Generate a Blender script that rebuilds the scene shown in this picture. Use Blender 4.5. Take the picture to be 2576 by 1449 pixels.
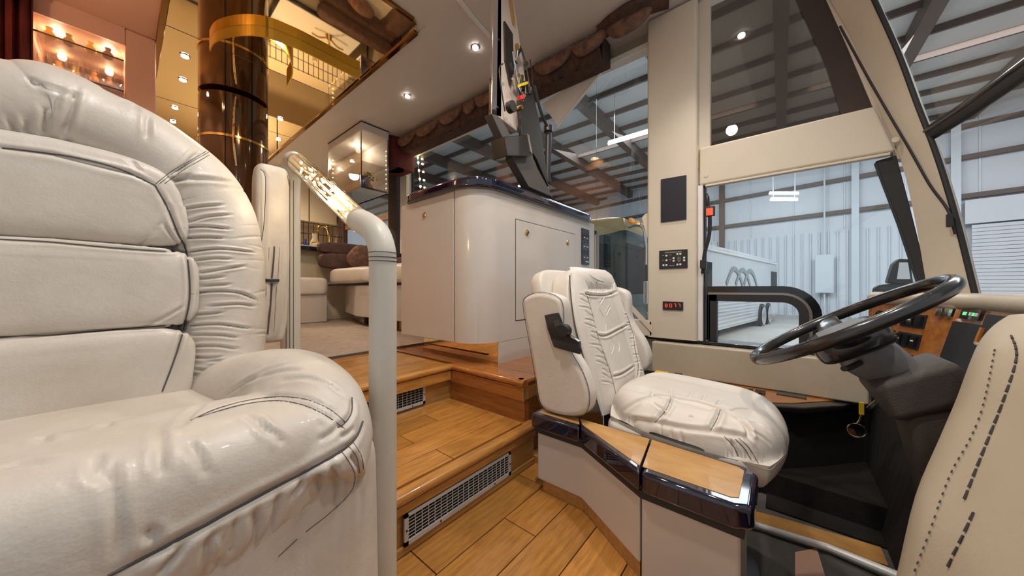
import bpy, bmesh, math, random
from mathutils import Vector, Matrix
from mathutils.bvhtree import BVHTree
random.seed(7)
C = bpy.context.scene.collection
for o in list(bpy.data.objects): bpy.data.objects.remove(o)

# ---------------------------------------------------------------- camera, world, lights, exposure
FPX = 817.0; CZ = 0.70
cam_d = bpy.data.cameras.new('camera'); cam = bpy.data.objects.new('camera', cam_d); C.objects.link(cam)
cam_d.sensor_width = 36.0; cam_d.lens = FPX/2576*36; cam_d.clip_start = .02; cam_d.clip_end = 300
cam.location = (0, 0, CZ)
cam.rotation_euler = (math.radians(90), 0, math.radians(39.65-90))
bpy.context.scene.camera = cam
vs = bpy.context.scene.view_settings
vs.view_transform = 'Standard'; vs.look = 'None'; vs.gamma = 1; vs.use_curve_mapping = False; vs.exposure = 0.16

w = bpy.data.worlds.new('world'); bpy.context.scene.world = w; w.use_nodes = True
w.node_tree.nodes['Background'].inputs[0].default_value = (.88, .93, 1.0, 1)
w.node_tree.nodes['Background'].inputs[1].default_value = 0.55

def light(name, kind, loc, power, col=(1, .85, .68), size=.1, aim=None, size_y=None, spot=None, blend=.6):
    d = bpy.data.lights.new(name, kind); d.energy = power; d.color = col
    if kind == 'AREA':
        d.size = size
        if size_y: d.shape = 'RECTANGLE'; d.size_y = size_y
    elif kind == 'SPOT':
        d.spot_size = math.radians(spot or 100); d.spot_blend = blend; d.shadow_soft_size = size
    else: d.shadow_soft_size = size
    o = bpy.data.objects.new(name, d); C.objects.link(o); o.location = loc
    if aim: o.rotation_euler = (Vector(aim)-Vector(loc)).to_track_quat('-Z', 'Y').to_euler()
    return o
WARM = (1.0, .80, .58); NEUT = (1.0, .92, .84)
light('cab_dome_light', 'SPOT', (.35, .40, 2.36), 52, NEUT, .05, (.45, .55, 0), spot=165, blend=.5)
light('cab_front_lamp', 'SPOT', (.75, -.30, 2.3), 30, NEUT, .03, (1.0, .35, .2), spot=95)
light('driver_reading_lamp', 'SPOT', (1.74, .205, 2.36), 32, NEUT, .03, (1.2, .25, .3), spot=110)
light('salon_dome_light', 'SPOT', (.7, 2.6, 2.37), 40, WARM, .06, (.7, 2.6, 0), spot=160)
light('galley_dome_light', 'SPOT', (.9, 4.9, 2.37), 75, WARM, .06, (.9, 4.9, 0), spot=160)
for k, y in enumerate((6.0, -6.0)):
    light('hangar_lamp_bank', 'AREA', (17, y, 9.3), 2000, (.93, .96, 1.0), 10, (19, y, 0))

# ---------------------------------------------------------------- projection helper: a measured pixel -> a point on a real plane
FW = Vector((.770, .638, 0)); RT = Vector((.638, -.770, 0))
def ray(px, py): return FW + RT*((px-1288)/FPX) + Vector((0, 0, (724.5-py)/FPX))
def P(px, py, ax, val):
    d = ray(px, py)
    t = {'X': lambda: val/d.x, 'Y': lambda: val/d.y, 'Z': lambda: (val-CZ)/d.z, 'D': lambda: val}[ax]()
    return Vector((0, 0, CZ)) + d*t

# ---------------------------------------------------------------- materials
MATS = {}
def mat(name, col, rough=.5, metal=0, noise=0, nscale=6, bump=0, bscale=60, coat=0, col2=None, emis=None, estr=0, spec=.5,
        stretch=(1, 1, 1), objrand=0, bdetail=4, sheen=0):
    m = bpy.data.materials.new(name); m.use_nodes = True; nt = m.node_tree; b = nt.nodes['Principled BSDF']
    b.inputs['Base Color'].default_value = (*col, 1); b.inputs['Roughness'].default_value = rough; b.inputs['Metallic'].default_value = metal
    b.inputs['Specular IOR Level'].default_value = spec
    if coat: b.inputs['Coat Weight'].default_value = coat; b.inputs['Coat Roughness'].default_value = .04
    if sheen: b.inputs['Sheen Weight'].default_value = sheen
    if emis: b.inputs['Emission Color'].default_value = (*emis, 1); b.inputs['Emission Strength'].default_value = estr
    tc = None
    def coords():
        nonlocal tc
        if tc is None:
            a = nt.nodes.new('ShaderNodeTexCoord'); mp = nt.nodes.new('ShaderNodeMapping'); mp.inputs['Scale'].default_value = stretch
            nt.links.new(a.outputs['Object'], mp.inputs[0]); tc = mp.outputs[0]
        return tc
    last = None
    if noise:
        n = nt.nodes.new('ShaderNodeTexNoise'); n.inputs['Scale'].default_value = nscale; n.inputs['Detail'].default_value = 6; n.inputs['Roughness'].default_value = .65
        nt.links.new(coords(), n.inputs['Vector'])
        r = nt.nodes.new('ShaderNodeValToRGB'); r.color_ramp.elements[0].position = .5-.25; r.color_ramp.elements[1].position = .5+.2
        c2 = col2 or tuple(c*(1-noise) for c in col)
        r.color_ramp.elements[0].color = (*c2, 1); r.color_ramp.elements[1].color = (*col, 1)
        nt.links.new(n.outputs['Fac'], r.inputs[0]); last = r.outputs[0]
    if objrand:
        oi = nt.nodes.new('ShaderNodeObjectInfo'); mr = nt.nodes.new('ShaderNodeMapRange'); mr.inputs['To Min'].default_value = 1-objrand; mr.inputs['To Max'].default_value = 1+objrand*.6
        nt.links.new(oi.outputs['Random'], mr.inputs[0])
        hs = nt.nodes.new('ShaderNodeHueSaturation'); hs.inputs['Color'].default_value = (*col, 1)
        if last: nt.links.new(last, hs.inputs['Color'])
        nt.links.new(mr.outputs[0], hs.inputs['Value']); last = hs.outputs[0]
    if last: nt.links.new(last, b.inputs['Base Color'])
    if bump:
        n = nt.nodes.new('ShaderNodeTexNoise'); n.inputs['Scale'].default_value = bscale; n.inputs['Detail'].default_value = bdetail
        nt.links.new(coords(), n.inputs['Vector'])
        bp = nt.nodes.new('ShaderNodeBump'); bp.inputs['Strength'].default_value = bump; bp.inputs['Distance'].default_value = .01
        nt.links.new(n.outputs['Fac'], bp.inputs['Height']); nt.links.new(bp.outputs[0], b.inputs['Normal'])
    MATS[name] = m
    return m
def glass_mat(name, tint, refl=.10, rough=.0):
    m = bpy.data.materials.new(name); m.use_nodes = True; nt = m.node_tree; nt.nodes.clear()
    o = nt.nodes.new('ShaderNodeOutputMaterial'); t = nt.nodes.new('ShaderNodeBsdfTransparent'); t.inputs[0].default_value = (*tint, 1)
    g = nt.nodes.new('ShaderNodeBsdfGlossy'); g.inputs['Roughness'].default_value = rough; mx = nt.nodes.new('ShaderNodeMixShader')
    lw = nt.nodes.new('ShaderNodeLayerWeight'); lw.inputs[0].default_value = .25
    mr = nt.nodes.new('ShaderNodeMapRange'); mr.inputs['To Min'].default_value = refl*.5; mr.inputs['To Max'].default_value = min(1, refl*4)
    nt.links.new(lw.outputs['Facing'], mr.inputs[0]); nt.links.new(mr.outputs[0], mx.inputs[0])
    nt.links.new(t.outputs[0], mx.inputs[1]); nt.links.new(g.outputs[0], mx.inputs[2]); nt.links.new(mx.outputs[0], o.inputs[0])
    MATS[name] = m
    return m
def leather(name, col, dirt, str_=.35, scale=9):
    m = mat(name, col, .42, noise=1, nscale=scale*.4, col2=dirt, bump=str_, bscale=14, bdetail=5, coat=.06)
    nt = m.node_tree; b = nt.nodes['Principled BSDF']; bp = [n for n in nt.nodes if n.type == 'BUMP'][0]
    # long soft folds: ridged noise, strongly stretched
    v = nt.nodes.new('ShaderNodeTexVoronoi'); v.inputs['Scale'].default_value = 260
    tcn = [n for n in nt.nodes if n.type == 'MAPPING'][0]
    nt.links.new(tcn.outputs[0], v.inputs['Vector'])
    b2 = nt.nodes.new('ShaderNodeBump'); b2.inputs['Strength'].default_value = .05; b2.inputs['Distance'].default_value = .004
    nt.links.new(v.outputs['Distance'], b2.inputs['Height']); nt.links.new(bp.outputs[0], b2.inputs['Normal']); nt.links.new(b2.outputs[0], b.inputs['Normal'])
    return m
leather('cream_leather', (.70, .66, .60), (.54, .475, .40))
leather('seat_leather', (.76, .71, .64), (.64, .57, .49), .25)
leather('wall_leather', (.52, .455, .35), (.45, .38, .28), .12)
leather('rail_leather', (.62, .60, .54), (.56, .53, .46), .06)
mat('seam', (.10, .085, .075), .8)
mat('thread', (.05, .045, .04), .8)
mat('pillar_vinyl', (.68, .595, .475), .55, noise=.08, nscale=3)
mat('laminate', (.60, .555, .51), .16, coat=.5, noise=.05, nscale=4)
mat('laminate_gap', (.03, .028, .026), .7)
mat('panel_black', (.006, .004, .014), .55)
mat('navy', (.005, .005, .022), .06, coat=1)
mat('oak', (.62, .30, .070), .22, noise=1, nscale=7, col2=(.33, .13, .028), stretch=(1.2, 12, 12), objrand=.22, coat=.4)
mat('oak_light', (.56, .31, .10), .3, noise=1, nscale=7, col2=(.38, .17, .045), stretch=(1.2, 12, 12), objrand=.10, coat=.3)
mat('oak_y', (.50, .19, .045), .2, noise=1, nscale=7, col2=(.28, .09, .02), stretch=(12, 1.2, 12), objrand=.12, coat=.5)
mat('maple', (.60, .34, .11), .38, noise=1, nscale=7, col2=(.44, .21, .055), stretch=(4, 1.5, 4), coat=.12)
mat('burl', (.50, .20, .045), .12, noise=1, nscale=28, col2=(.26, .075, .012), coat=1)
mat('black_plastic', (.018, .017, .017), .4)
mat('black_gloss', (.010, .010, .011), .12, coat=.6)
mat('wheel_grip', (.022, .022, .024), .22, coat=.5)
mat('grey_plastic', (.16, .16, .16), .35)
mat('column_plastic', (.075, .065, .058), .6, bump=.2, bscale=300)
mat('black_rubber', (.02, .019, .019), .6)
mat('black_carpet', (.014, .010, .008), .95, bump=.6, bscale=400, noise=.5, nscale=40)
mat('carpet', (.52, .44, .36), .95, noise=1, nscale=22, col2=(.36, .29, .23), bump=.8, bscale=220)
mat('mat_grey', (.12, .11, .10), .85, noise=.3, nscale=30)
mat('chrome', (.85, .85, .87), .08, 1)
mat('brushed', (.42, .38, .34), .28, 1)
mat('tv_back', (.62, .52, .44), .45, .1)
mat('column_glass', (.085, .035, .010), .10, .25, coat=.5)
mat('dark_metal', (.06, .055, .05), .35, .7)
mat('brass', (.80, .56, .18), .15, 1)
mat('gilt', (.85, .52, .07), .3, .6)
mat('bronze_mirror', (.95, .74, .44), .03, 1)
mat('bronze_dark', (.30, .15, .05), .06, 1)
mat('silver_mirror', (.86, .84, .82), .03, 1)
mat('amber', (.75, .42, .05), .3)
mat('amber_lens', (.95, .38, .03), .3, emis=(1, .4, .05), estr=.4)
mat('ceiling_vinyl', (.66, .60, .56), .5, noise=.04, nscale=2)
mat('peach_vinyl', (.78, .47, .33), .5, noise=.06, nscale=2)
mat('cream_lacquer', (.74, .64, .46), .25, coat=.4)
mat('white_lacquer', (.80, .78, .74), .25, coat=.4)
mat('white_trim', (.80, .77, .72), .4)
mat('valance_fabric', (.11, .055, .035), .85, noise=1, nscale=26, col2=(.035, .018, .014), bump=.4, bscale=80)
mat('swag_fabric', (.26, .13, .075), .8, noise=1, nscale=19, col2=(.045, .025, .03), bump=.5, bscale=60)
mat('maroon', (.13, .012, .010), .7, noise=.4, nscale=9)
mat('sofa_print', (.12, .06, .045), .8, noise=1, nscale=16, col2=(.05, .022, .018), bump=.3, bscale=60)
mat('grille_metal', (.55, .54, .52), .4, .2)
mat('mullion', (.05, .03, .022), .7)
mat('void', (.006, .006, .006), .9)
mat('yellow', (.80, .58, .02), .4)
mat('red', (.7, .03, .02), .4)
mat('red_light', (.8, .03, .01), .4, emis=(1, .05, .02), estr=1.6)
mat('led_red', (.5, .02, .02), .4, emis=(1, .07, .04), estr=1.4)
mat('led_green', (.1, .6, .2), .4, emis=(.15, 1, .3), estr=.7)
mat('button_white', (.72, .70, .68), .5)
mat('bulb', (1, .9, .7), .4, emis=(1, .74, .36), estr=14)
mat('downlight', (1, 1, 1), .4, emis=(1, .92, .80), estr=30)
mat('tube_light', (1, 1, 1), .4, emis=(.92, .97, 1), estr=22)
mat('hangar_panel', (.62, .66, .72), .6, noise=.10, nscale=.3)
mat('hangar_steel', (.60, .66, .72), .45, noise=.08, nscale=.5)
mat('hangar_roof', (.66, .67, .66), .7, noise=.15, nscale=.25)
mat('girt', (.12, .09, .075), .6)
mat('concrete', (.45, .44, .42), .6, noise=.2, nscale=.6)
mat('coach_silver', (.62, .66, .68), .25, .3, coat=.4)
mat('coach_white', (.72, .74, .76), .3, coat=.5)
mat('coach_green', (.004, .035, .028), .2, coat=.3)
mat('coach_gold', (.55, .42, .20), .3, .4)
mat('coach_window', (.012, .018, .02), .5, spec=.2)
mat('swoosh', (.26, .29, .31), .4)
mat('petal_yellow', (.75, .55, .12), .7); mat('petal_white', (.8, .78, .7), .7); mat('leaf', (.10, .20, .06), .7)
mat('blue_glass', (.03, .05, .25), .1, coat=1)
mat('terracotta', (.45, .26, .14), .5)
glass_mat('clear_glass', (.90, .93, .93), .09)
glass_mat('side_glass', (.80, .83, .84), .09)
glass_mat('smoked_glass', (.46, .42, .38), .22)
glass_mat('acrylic', (.97, .95, .93), .20, .02)
glass_mat('windshield_glass', (.88, .87, .85), .08)

# ---------------------------------------------------------------- mesh helpers
def tag(o, label=None, cat=None, group=None, kind=None):
    if label: o['label'] = label
    if cat: o['category'] = cat
    if group: o['group'] = group
    if kind: o['kind'] = kind
    return o
def wloc(o):
    v = Vector((0, 0, 0))
    while o: v += o.location; o = o.parent
    return v
def thing(name, label, cat, loc=(0, 0, 0), group=None):
    o = bpy.data.objects.new(name, None); C.objects.link(o); o.location = loc; o.empty_display_size = .05
    return tag(o, label, cat, group)
class MB:
    def __init__(s): s.v = []; s.f = []
    def add(s, v, f):
        n = len(s.v); s.v += [Vector(p) for p in v]; s.f += [tuple(i+n for i in q) for q in f]; return s
    def box(s, a, b):
        x0, y0, z0 = [min(a[i], b[i]) for i in range(3)]; x1, y1, z1 = [max(a[i], b[i]) for i in range(3)]
        return s.add([(x0, y0, z0), (x1, y0, z0), (x1, y1, z0), (x0, y1, z0), (x0, y0, z1), (x1, y0, z1), (x1, y1, z1), (x0, y1, z1)],
                     [(0, 3, 2, 1), (4, 5, 6, 7), (0, 1, 5, 4), (1, 2, 6, 5), (2, 3, 7, 6), (3, 0, 4, 7)])
    def obox(s, c, ux, uy, uz):     # oriented box: centre and three half-axis vectors
        c = Vector(c); ux = Vector(ux); uy = Vector(uy); uz = Vector(uz); v = []
        for k in (-1, 1):
            for (i, j) in ((-1, -1), (1, -1), (1, 1), (-1, 1)): v.append(c+ux*i+uy*j+uz*k)
        f = [(0, 3, 2, 1), (4, 5, 6, 7), (0, 1, 5, 4), (1, 2, 6, 5), (2, 3, 7, 6), (3, 0, 4, 7)]
        if ux.cross(uy).dot(uz) < 0: f = [q[::-1] for q in f]
        return s.add(v, f)
    def prism(s, poly, ext, top=None):     # poly: 3D points, ext: extrusion vector
        ext = Vector(ext); n = len(poly); p = [Vector(q) for q in poly]
        nrm = Vector((0, 0, 0))
        for i in range(n): nrm += p[i].cross(p[(i+1) % n])
        if nrm.dot(ext) < 0: p.reverse()
        v = p+[q+ext for q in p]
        return s.add(v, [tuple(reversed(range(n))), tuple(range(n, 2*n))]+[(i, (i+1) % n, n+(i+1) % n, n+i) for i in range(n)])
    def loft(s, pts, rad, seg=12, cap=True, mod=None, closed=False, up=None, dome=0):
        pts = [Vector(p) for p in pts]; n = len(pts); rings = []
        if not isinstance(rad, list): rad = [rad]*n
        ref = Vector(up) if up else None; prev = None; base = len(s.v)
        for i, p in enumerate(pts):
            if closed: t = (pts[(i+1) % n]-pts[i-1])
            else: t = pts[min(i+1, n-1)]-pts[max(i-1, 0)]
            t.normalize()
            if ref is not None: a = (ref-t*ref.dot(t)).normalized()
            elif prev is None:
                q = Vector((0, 0, 1)) if abs(t.z) < .9 else Vector((0, 1, 0)); a = (q-t*q.dot(t)).normalized()
            else: a = (prev-t*prev.dot(t)).normalized()
            prev = a; bb = t.cross(a); r = rad[i]; ra, rb = (r, r) if not isinstance(r, tuple) else r
            for k in range(seg):
                th = 2*math.pi*k/seg; m = mod(i/(n-1 if not closed else n), th) if mod else 1
                s.v.append(p+a*(math.cos(th)*ra*m)+bb*(math.sin(th)*rb*m))
        cnt = n if closed else n-1
        for i in range(cnt):
            j = (i+1) % n
            for k in range(seg):
                k2 = (k+1) % seg; s.f.append((base+i*seg+k, base+i*seg+k2, base+j*seg+k2, base+j*seg+k))
        if cap and not closed:
            s.f.append(tuple(base+k for k in reversed(range(seg)))); s.f.append(tuple(base+(n-1)*seg+k for k in range(seg)))
        return s
    def puff(s, c, r, e=(.35, .35), nu=36, nv=20, warp=None, rot=None):
        c = Vector(c); base = len(s.v)
        def pw(x, q): return math.copysign(abs(x)**q, x)
        for i in range(nv+1):
            ph = -math.pi/2+math.pi*i/nv
            for j in range(nu):
                th = 2*math.pi*j/nu
                p = Vector((pw(math.cos(ph), e[0])*pw(math.cos(th), e[1])*r[0], pw(math.cos(ph), e[0])*pw(math.sin(th), e[1])*r[1], pw(math.sin(ph), e[0])*r[2]))
                if warp: p = warp(p)
                if rot: p = rot @ p
                s.v.append(c+p)
        for i in range(nv):
            for j in range(nu):
                k = (j+1) % nu; s.f.append((base+i*nu+j, base+i*nu+k, base+(i+1)*nu+k, base+(i+1)*nu+j))
        return s
    def disc(s, c, n, r, h, seg=24):
        n = Vector(n).normalized(); c = Vector(c); return s.loft([c, c+n*h], r, seg)
    def obj(s, name, m, parent=None, smooth=None, bevel=0, bseg=2, angle=35, label=None, kind=None, sub=0):
        me = bpy.data.meshes.new(name); off = wloc(parent) if parent else Vector((0, 0, 0))
        me.from_pydata([tuple(p-off) for p in s.v], [], s.f); me.update()
        mm = MATS[m] if isinstance(m, str) else m
        me.materials.append(mm)
        if smooth is None: smooth = len(s.f) > 30
        if smooth:
            me.polygons.foreach_set('use_smooth', [True]*len(me.polygons))
            try: me.set_sharp_from_angle(angle=math.radians(angle))
            except Exception: pass
        o = bpy.data.objects.new(name, me); C.objects.link(o)
        if parent: o.parent = parent
        if bevel:
            b = o.modifiers.new('bevel', 'BEVEL'); b.width = bevel; b.segments = bseg; b.limit_method = 'ANGLE'; b.angle_limit = math.radians(40)
            if not smooth: me.polygons.foreach_set('use_smooth', [True]*len(me.polygons)); me.set_sharp_from_angle(angle=math.radians(60)) if bseg > 2 else None
            b.harden_normals = True
        if sub:
            b = o.modifiers.new('sub', 'SUBSURF'); b.levels = sub; b.render_levels = sub
        if label: o['label'] = label
        if kind: o['kind'] = kind
        return o
def struct(name, b, m, parent=None, **k):
    o = b.obj(name, m, parent, **k)
    if not parent: o['kind'] = 'structure'
    return o
def curve_pts(pts, n=8, closed=False):       # Catmull-Rom through points
    pts = [Vector(p) for p in pts]; out = []; m = len(pts)
    for i in range(m if closed else m-1):
        if closed: p0, p1, p2, p3 = pts[i-1], pts[i], pts[(i+1) % m], pts[(i+2) % m]
        else: p0, p1, p2, p3 = pts[max(i-1, 0)], pts[i], pts[i+1], pts[min(i+2, m-1)]
        for k in range(n):
            t = k/n
            out.append(.5*((2*p1)+(p2-p0)*t+(2*p0-5*p1+4*p2-p3)*t*t+(3*p1-p0-3*p2+p3)*t*t*t))
    if not closed: out.append(pts[-1])
    return out
def lerp_list(vals, n, closed=False):
    out = []
    for i in range(len(vals)-1):
        for k in range(n):
            t = k/n
            if isinstance(vals[i], tuple): out.append(tuple(a+(b-a)*t for a, b in zip(vals[i], vals[i+1])))
            else: out.append(vals[i]+(vals[i+1]-vals[i])*t)
    out.append(vals[-1]); return out
def bvh_of(*objs):
    vs_, fs_ = [], []
    for o in objs:
        n = len(vs_); off = wloc(o)
        vs_ += [v.co+off for v in o.data.vertices]; fs_ += [tuple(i+n for i in p.vertices) for p in o.data.polygons]
    return BVHTree.FromPolygons(vs_, fs_)
def onto(b, pix, lift=.001, n=6):            # seam line: measured pixels traced on to the real surface
    out = []
    pl = curve_pts([(p[0], p[1], 0) for p in pix], n)
    for q in pl:
        d = ray(q.x, q.y).normalized(); h = b.ray_cast(Vector((0, 0, CZ)), d)
        if h[0] is not None:
            nn = h[1] if h[1].dot(d) < 0 else -h[1]
            out.append(h[0]+nn*lift)
    return out
def seam(name, b, pix, r, m, parent, lift=.0, n=6, **k):
    pts = onto(b, pix, lift, n)
    cut = [pts[0]] if pts else []
    for p in pts[1:]:
        if (p-cut[-1]).length < .12: cut.append(p)
    if len(cut) > 2: return MB().loft(cut, r, 6).obj(name, m, parent, smooth=True, **k)
def remeshed(mb, voxel, iters=6):
    """fuse overlapping soft forms into one continuous skin"""
    o = mb.obj('tmp', 'seam'); r = o.modifiers.new('r', 'REMESH'); r.mode = 'VOXEL'; r.voxel_size = voxel
    c = o.modifiers.new('c', 'SMOOTH'); c.factor = .5; c.iterations = iters
    dg = bpy.context.evaluated_depsgraph_get(); me = bpy.data.meshes.new_from_object(o.evaluated_get(dg))
    out = MB(); out.v = [v.co.copy() for v in me.vertices]; out.f = [tuple(p.vertices) for p in me.polygons]
    bpy.data.objects.remove(o); bpy.data.meshes.remove(me); return out
import numpy as np
def carve(o, creases, n=8, bv=None):
    """press measured crease lines into the real surface (and raise the leather beside them)"""
    me = o.data; N = len(me.vertices); co = np.empty(N*3); me.vertices.foreach_get('co', co); co = co.reshape(-1, 3); off = np.array(wloc(o))
    nr = np.empty(N*3); me.vertices.foreach_get('normal', nr); nr = nr.reshape(-1, 3); bv = bv or bvh_of(o); disp = np.zeros(N)
    for pix, wd, dp in creases:
        pts = onto(bv, pix, 0, n)
        if len(pts) < 3: continue
        p = np.array([tuple(q) for q in pts])-off
        lo = p.min(0)-wd*5; hi = p.max(0)+wd*5
        idx = np.where(((co > lo) & (co < hi)).all(1))[0]
        if not len(idx): continue
        seg_d = np.full(len(idx), 9.0); tt = np.zeros(len(idx)); m = len(p)-1
        for i in range(m):
            a = p[i]; b = p[i+1]; ab = b-a; L2 = max(1e-12, ab@ab)
            if L2 > .0036: continue
            u = np.clip(((co[idx]-a)@ab)/L2, 0, 1); d = np.linalg.norm(co[idx]-(a+u[:, None]*ab), axis=1)
            k = d < seg_d; seg_d[k] = d[k]; tt[k] = (i+u[k])/m
        tp = np.clip(np.minimum(tt, 1-tt)*6, .12, 1)
        disp[idx] += (-dp*np.exp(-(seg_d/wd)**2)+.38*dp*np.exp(-((seg_d-2.3*wd)/(1.1*wd))**2))*tp
    co += nr*disp[:, None]; me.vertices.foreach_set('co', co.ravel()); me.update()
def rbox_poly(x0, x1, y0, y1, r, n=5, corners=(1, 1, 1, 1)):
    out = []
    for (cx, cy, a0, on) in ((x1, y1, 0, corners[0]), (x0, y1, 90, corners[1]), (x0, y0, 180, corners[2]), (x1, y0, 270, corners[3])):
        rr = r if on else 0; sx = 1 if cx == x1 else -1; sy = 1 if cy == y1 else -1
        if not rr: out.append((cx, cy)); continue
        for k in range(n+1):
            a = math.radians(a0+90*k/n); out.append((cx-sx*rr+math.cos(a)*rr, cy-sy*rr+math.sin(a)*rr))
    return out
WX = 2.25      # inside face of the driver side wall
ZM = .33       # main floor height above the cab floor
ZC = 2.40      # ceiling

# ================================================================ THE SETTING
def planks(parent, x0, x1, y0, y1, z, along='X', wd=.11, m='oak', th=.012, lmin=.35, lmax=.9, gap=.0012, start=None):
    """individual boards laid side by side, with end joints"""
    a0, a1, b0, b1 = (x0, x1, y0, y1) if along == 'X' else (y0, y1, x0, x1)
    b = b0
    n = max(1, round((b1-b0)/wd)); wv = (b1-b0)/n
    for i in range(n):
        b = b0+i*wv; a = a0
        first = True
        while a < a1-.001:
            L = random.uniform(lmin, lmax)*(.6 if first else 1); first = False
            e = min(a+L, a1)
            if a1-e < .15: e = a1
            dz = random.uniform(0, .0006)
            lo = (a+gap, b+gap, z-th); hi = (e-gap, b+wv-gap, z+dz)
            if along == 'Y': lo = (b+gap, a+gap, z-th); hi = (b+wv-gap, e-gap, z+dz)
            MB().box(lo, hi).obj('plank', m, parent, bevel=.0012, bseg=1)
            a = e
def nosing(parent, p0, p1, out, z, m, th=.028):
    """rounded stair nosing board from p0 to p1, sticking out along 'out'"""
    p0 = Vector((*p0, z)); p1 = Vector((*p1, z)); o = Vector((*out, 0)); sec = [(0, 0), (0, -th), (.012, -th)]
    for k in range(7):
        a = -math.pi/2+math.pi*k/6; sec.append((.022+math.cos(a)*th/2, -th/2+math.sin(a)*th/2))
    sec.append((.0, 0))
    poly = [p0+o*(s[0]-.012)+Vector((0, 0, s[1])) for s in sec[:-1]]
    return MB().prism(poly, p1-p0).obj('nosing', m, parent, smooth=True)

fl = struct('floor', MB().box((-.85, -.7, -.03), (.98, 1.25, -.0125)).box((.98, .46, -.03), (1.12, .80, -.0125)), 'void')
planks(fl, -.80, .955, -.28, .765, 0, 'X', .112)
planks(fl, .956, 1.11, .46, .795, 0, 'X', .112)
tl = struct('floor', MB().box((-.83, 1.25, ZM-.06), (WX, 6.0, ZM-.0125)), 'void')
planks(tl, -.80, 1.02, 1.245, 1.80, ZM, 'X', .095)
planks(tl, 1.05, 1.72, 1.062, 1.80, ZM, 'Y', .085, 'oak_y')
MB().box((-.80, 1.80, ZM-.012), (2.2, 5.9, ZM+.012)).obj('carpet', 'carpet', tl, bevel=.006, label='grey beige low pile salon carpet')
MB().box((-.80, 1.796, ZM-.01), (1.72, 1.80, ZM+.014)).obj('carpet_edging', 'seam', tl)

# lower step
st = struct('step', MB().box((.425, .766, -.012), (1.06, 1.245, .153)), 'oak_light')
planks(st, .428, 1.02, .79, 1.245, .166, 'X', .092)
planks(st, 1.02, 1.06, .775, .79, .166, 'X', .02)
nosing(st, (.428, .768), (1.062, .768), (0, -1), .166, 'oak')
MB().box((.43, .752, .112), (1.055, .765, .137)).obj('apron', 'oak', st, bevel=.003)
MB().box((.43, .757, .002), (1.055, .766, .024)).obj('riser_board', 'oak_light', st, bevel=.002)
# upper step: riser of the main floor
st2 = struct('step', MB().box((-.80, 1.262, -.012), (1.06, 1.30, ZM-.013)), 'oak_light')
nosing(st2, (-.78, 1.246), (1.03, 1.246), (0, -1), ZM, 'oak')
MB().box((-.78, 1.232, ZM-.075), (1.025, 1.258, ZM-.029)).obj('apron', 'oak', st2, bevel=.003)
# platform in front of the cabinet
pf = struct('platform', MB().box((1.045, .80, -.2), (1.80, 1.27, ZM-.012)), 'oak_y')
nosing(pf, (1.043, .79), (1.043, 1.245), (-1, 0), ZM, 'oak_y')
nosing(pf, (1.025, .815), (1.62, .815), (0, -1), ZM, 'oak_y')
MB().box((1.028, .80, ZM-.085), (1.046, 1.25, ZM-.029)).obj('apron', 'oak_y', pf, bevel=.003)
MB().box((1.03, .795, ZM-.085), (1.62, .812, ZM-.029)).obj('apron', 'oak_light', pf, bevel=.003)
planks(pf, 1.05, 1.72, .82, 1.062, ZM, 'Y', .085, 'oak_y')
MB().box((.412, .756, 0), (.4255, 1.235, .172)).obj('cheek_board', 'oak', st, bevel=.002)

# floor vents (white metal lattice grilles set in the risers)
def vent(name, x0, x1, y, z0, z1, cols, rows, label):
    t = thing(name, label, 'vent', ((x0+x1)/2, y, z0))
    MB().box((x0+.006, y-.001, z0+.006), (x1-.006, y+.0005, z1-.006)).obj('backing', 'void', t)
    fr = MB(); bw = .012
    fr.box((x0, y-.006, z0), (x1, y, z0+bw)); fr.box((x0, y-.006, z1-bw*.6), (x1, y, z1)); fr.box((x0, y-.006, z0), (x0+bw, y, z1)); fr.box((x1-bw, y-.006, z0), (x1, y, z1))
    fr.obj('frame', 'grille_metal', t)
    for i in range(1, cols):
        x = x0+bw+(x1-x0-2*bw)*i/cols
        MB().box((x-.0009, y-.0045, z0+bw), (x+.0009, y-.003, z1-bw*.6)).obj('bar', 'grille_metal', t)
    sl = MB()
    for j in range(1, rows):
        z = z0+bw+(z1-z0-1.6*bw)*j/rows; MB.box(sl, (x0+bw, y-.004, z-.0008), (x1-bw, y-.003, z+.0008))
    sl.obj('louver', 'grille_metal', t)
    for (x, z) in ((x0+.006, (z0+z1)/2), (x1-.006, (z0+z1)/2), (x0+(x1-x0)*.27, z0+.006), (x0+(x1-x0)*.8, z0+.006)):
        MB().disc((x, y-.006, z), (0, -1, 0), .0028, .0015, 10).obj('screw', 'dark_metal', t)
    return t
vent('floor_vent', .47, .90, .7565, .027, .108, 19, 7, 'long grey metal lattice vent in the riser of the lower wooden step')
vent('floor_vent', .56, .893, 1.2615, .172, .256, 15, 6, 'short grey metal lattice vent in the riser of the upper wooden step')
tag(MB().box((1.06, .70, .0), (1.13, .79, .03)).obj('wood_offcut', 'oak_light', bevel=.004), 'small pale wood block on the floor behind the driver seat base', 'wood block')

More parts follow.
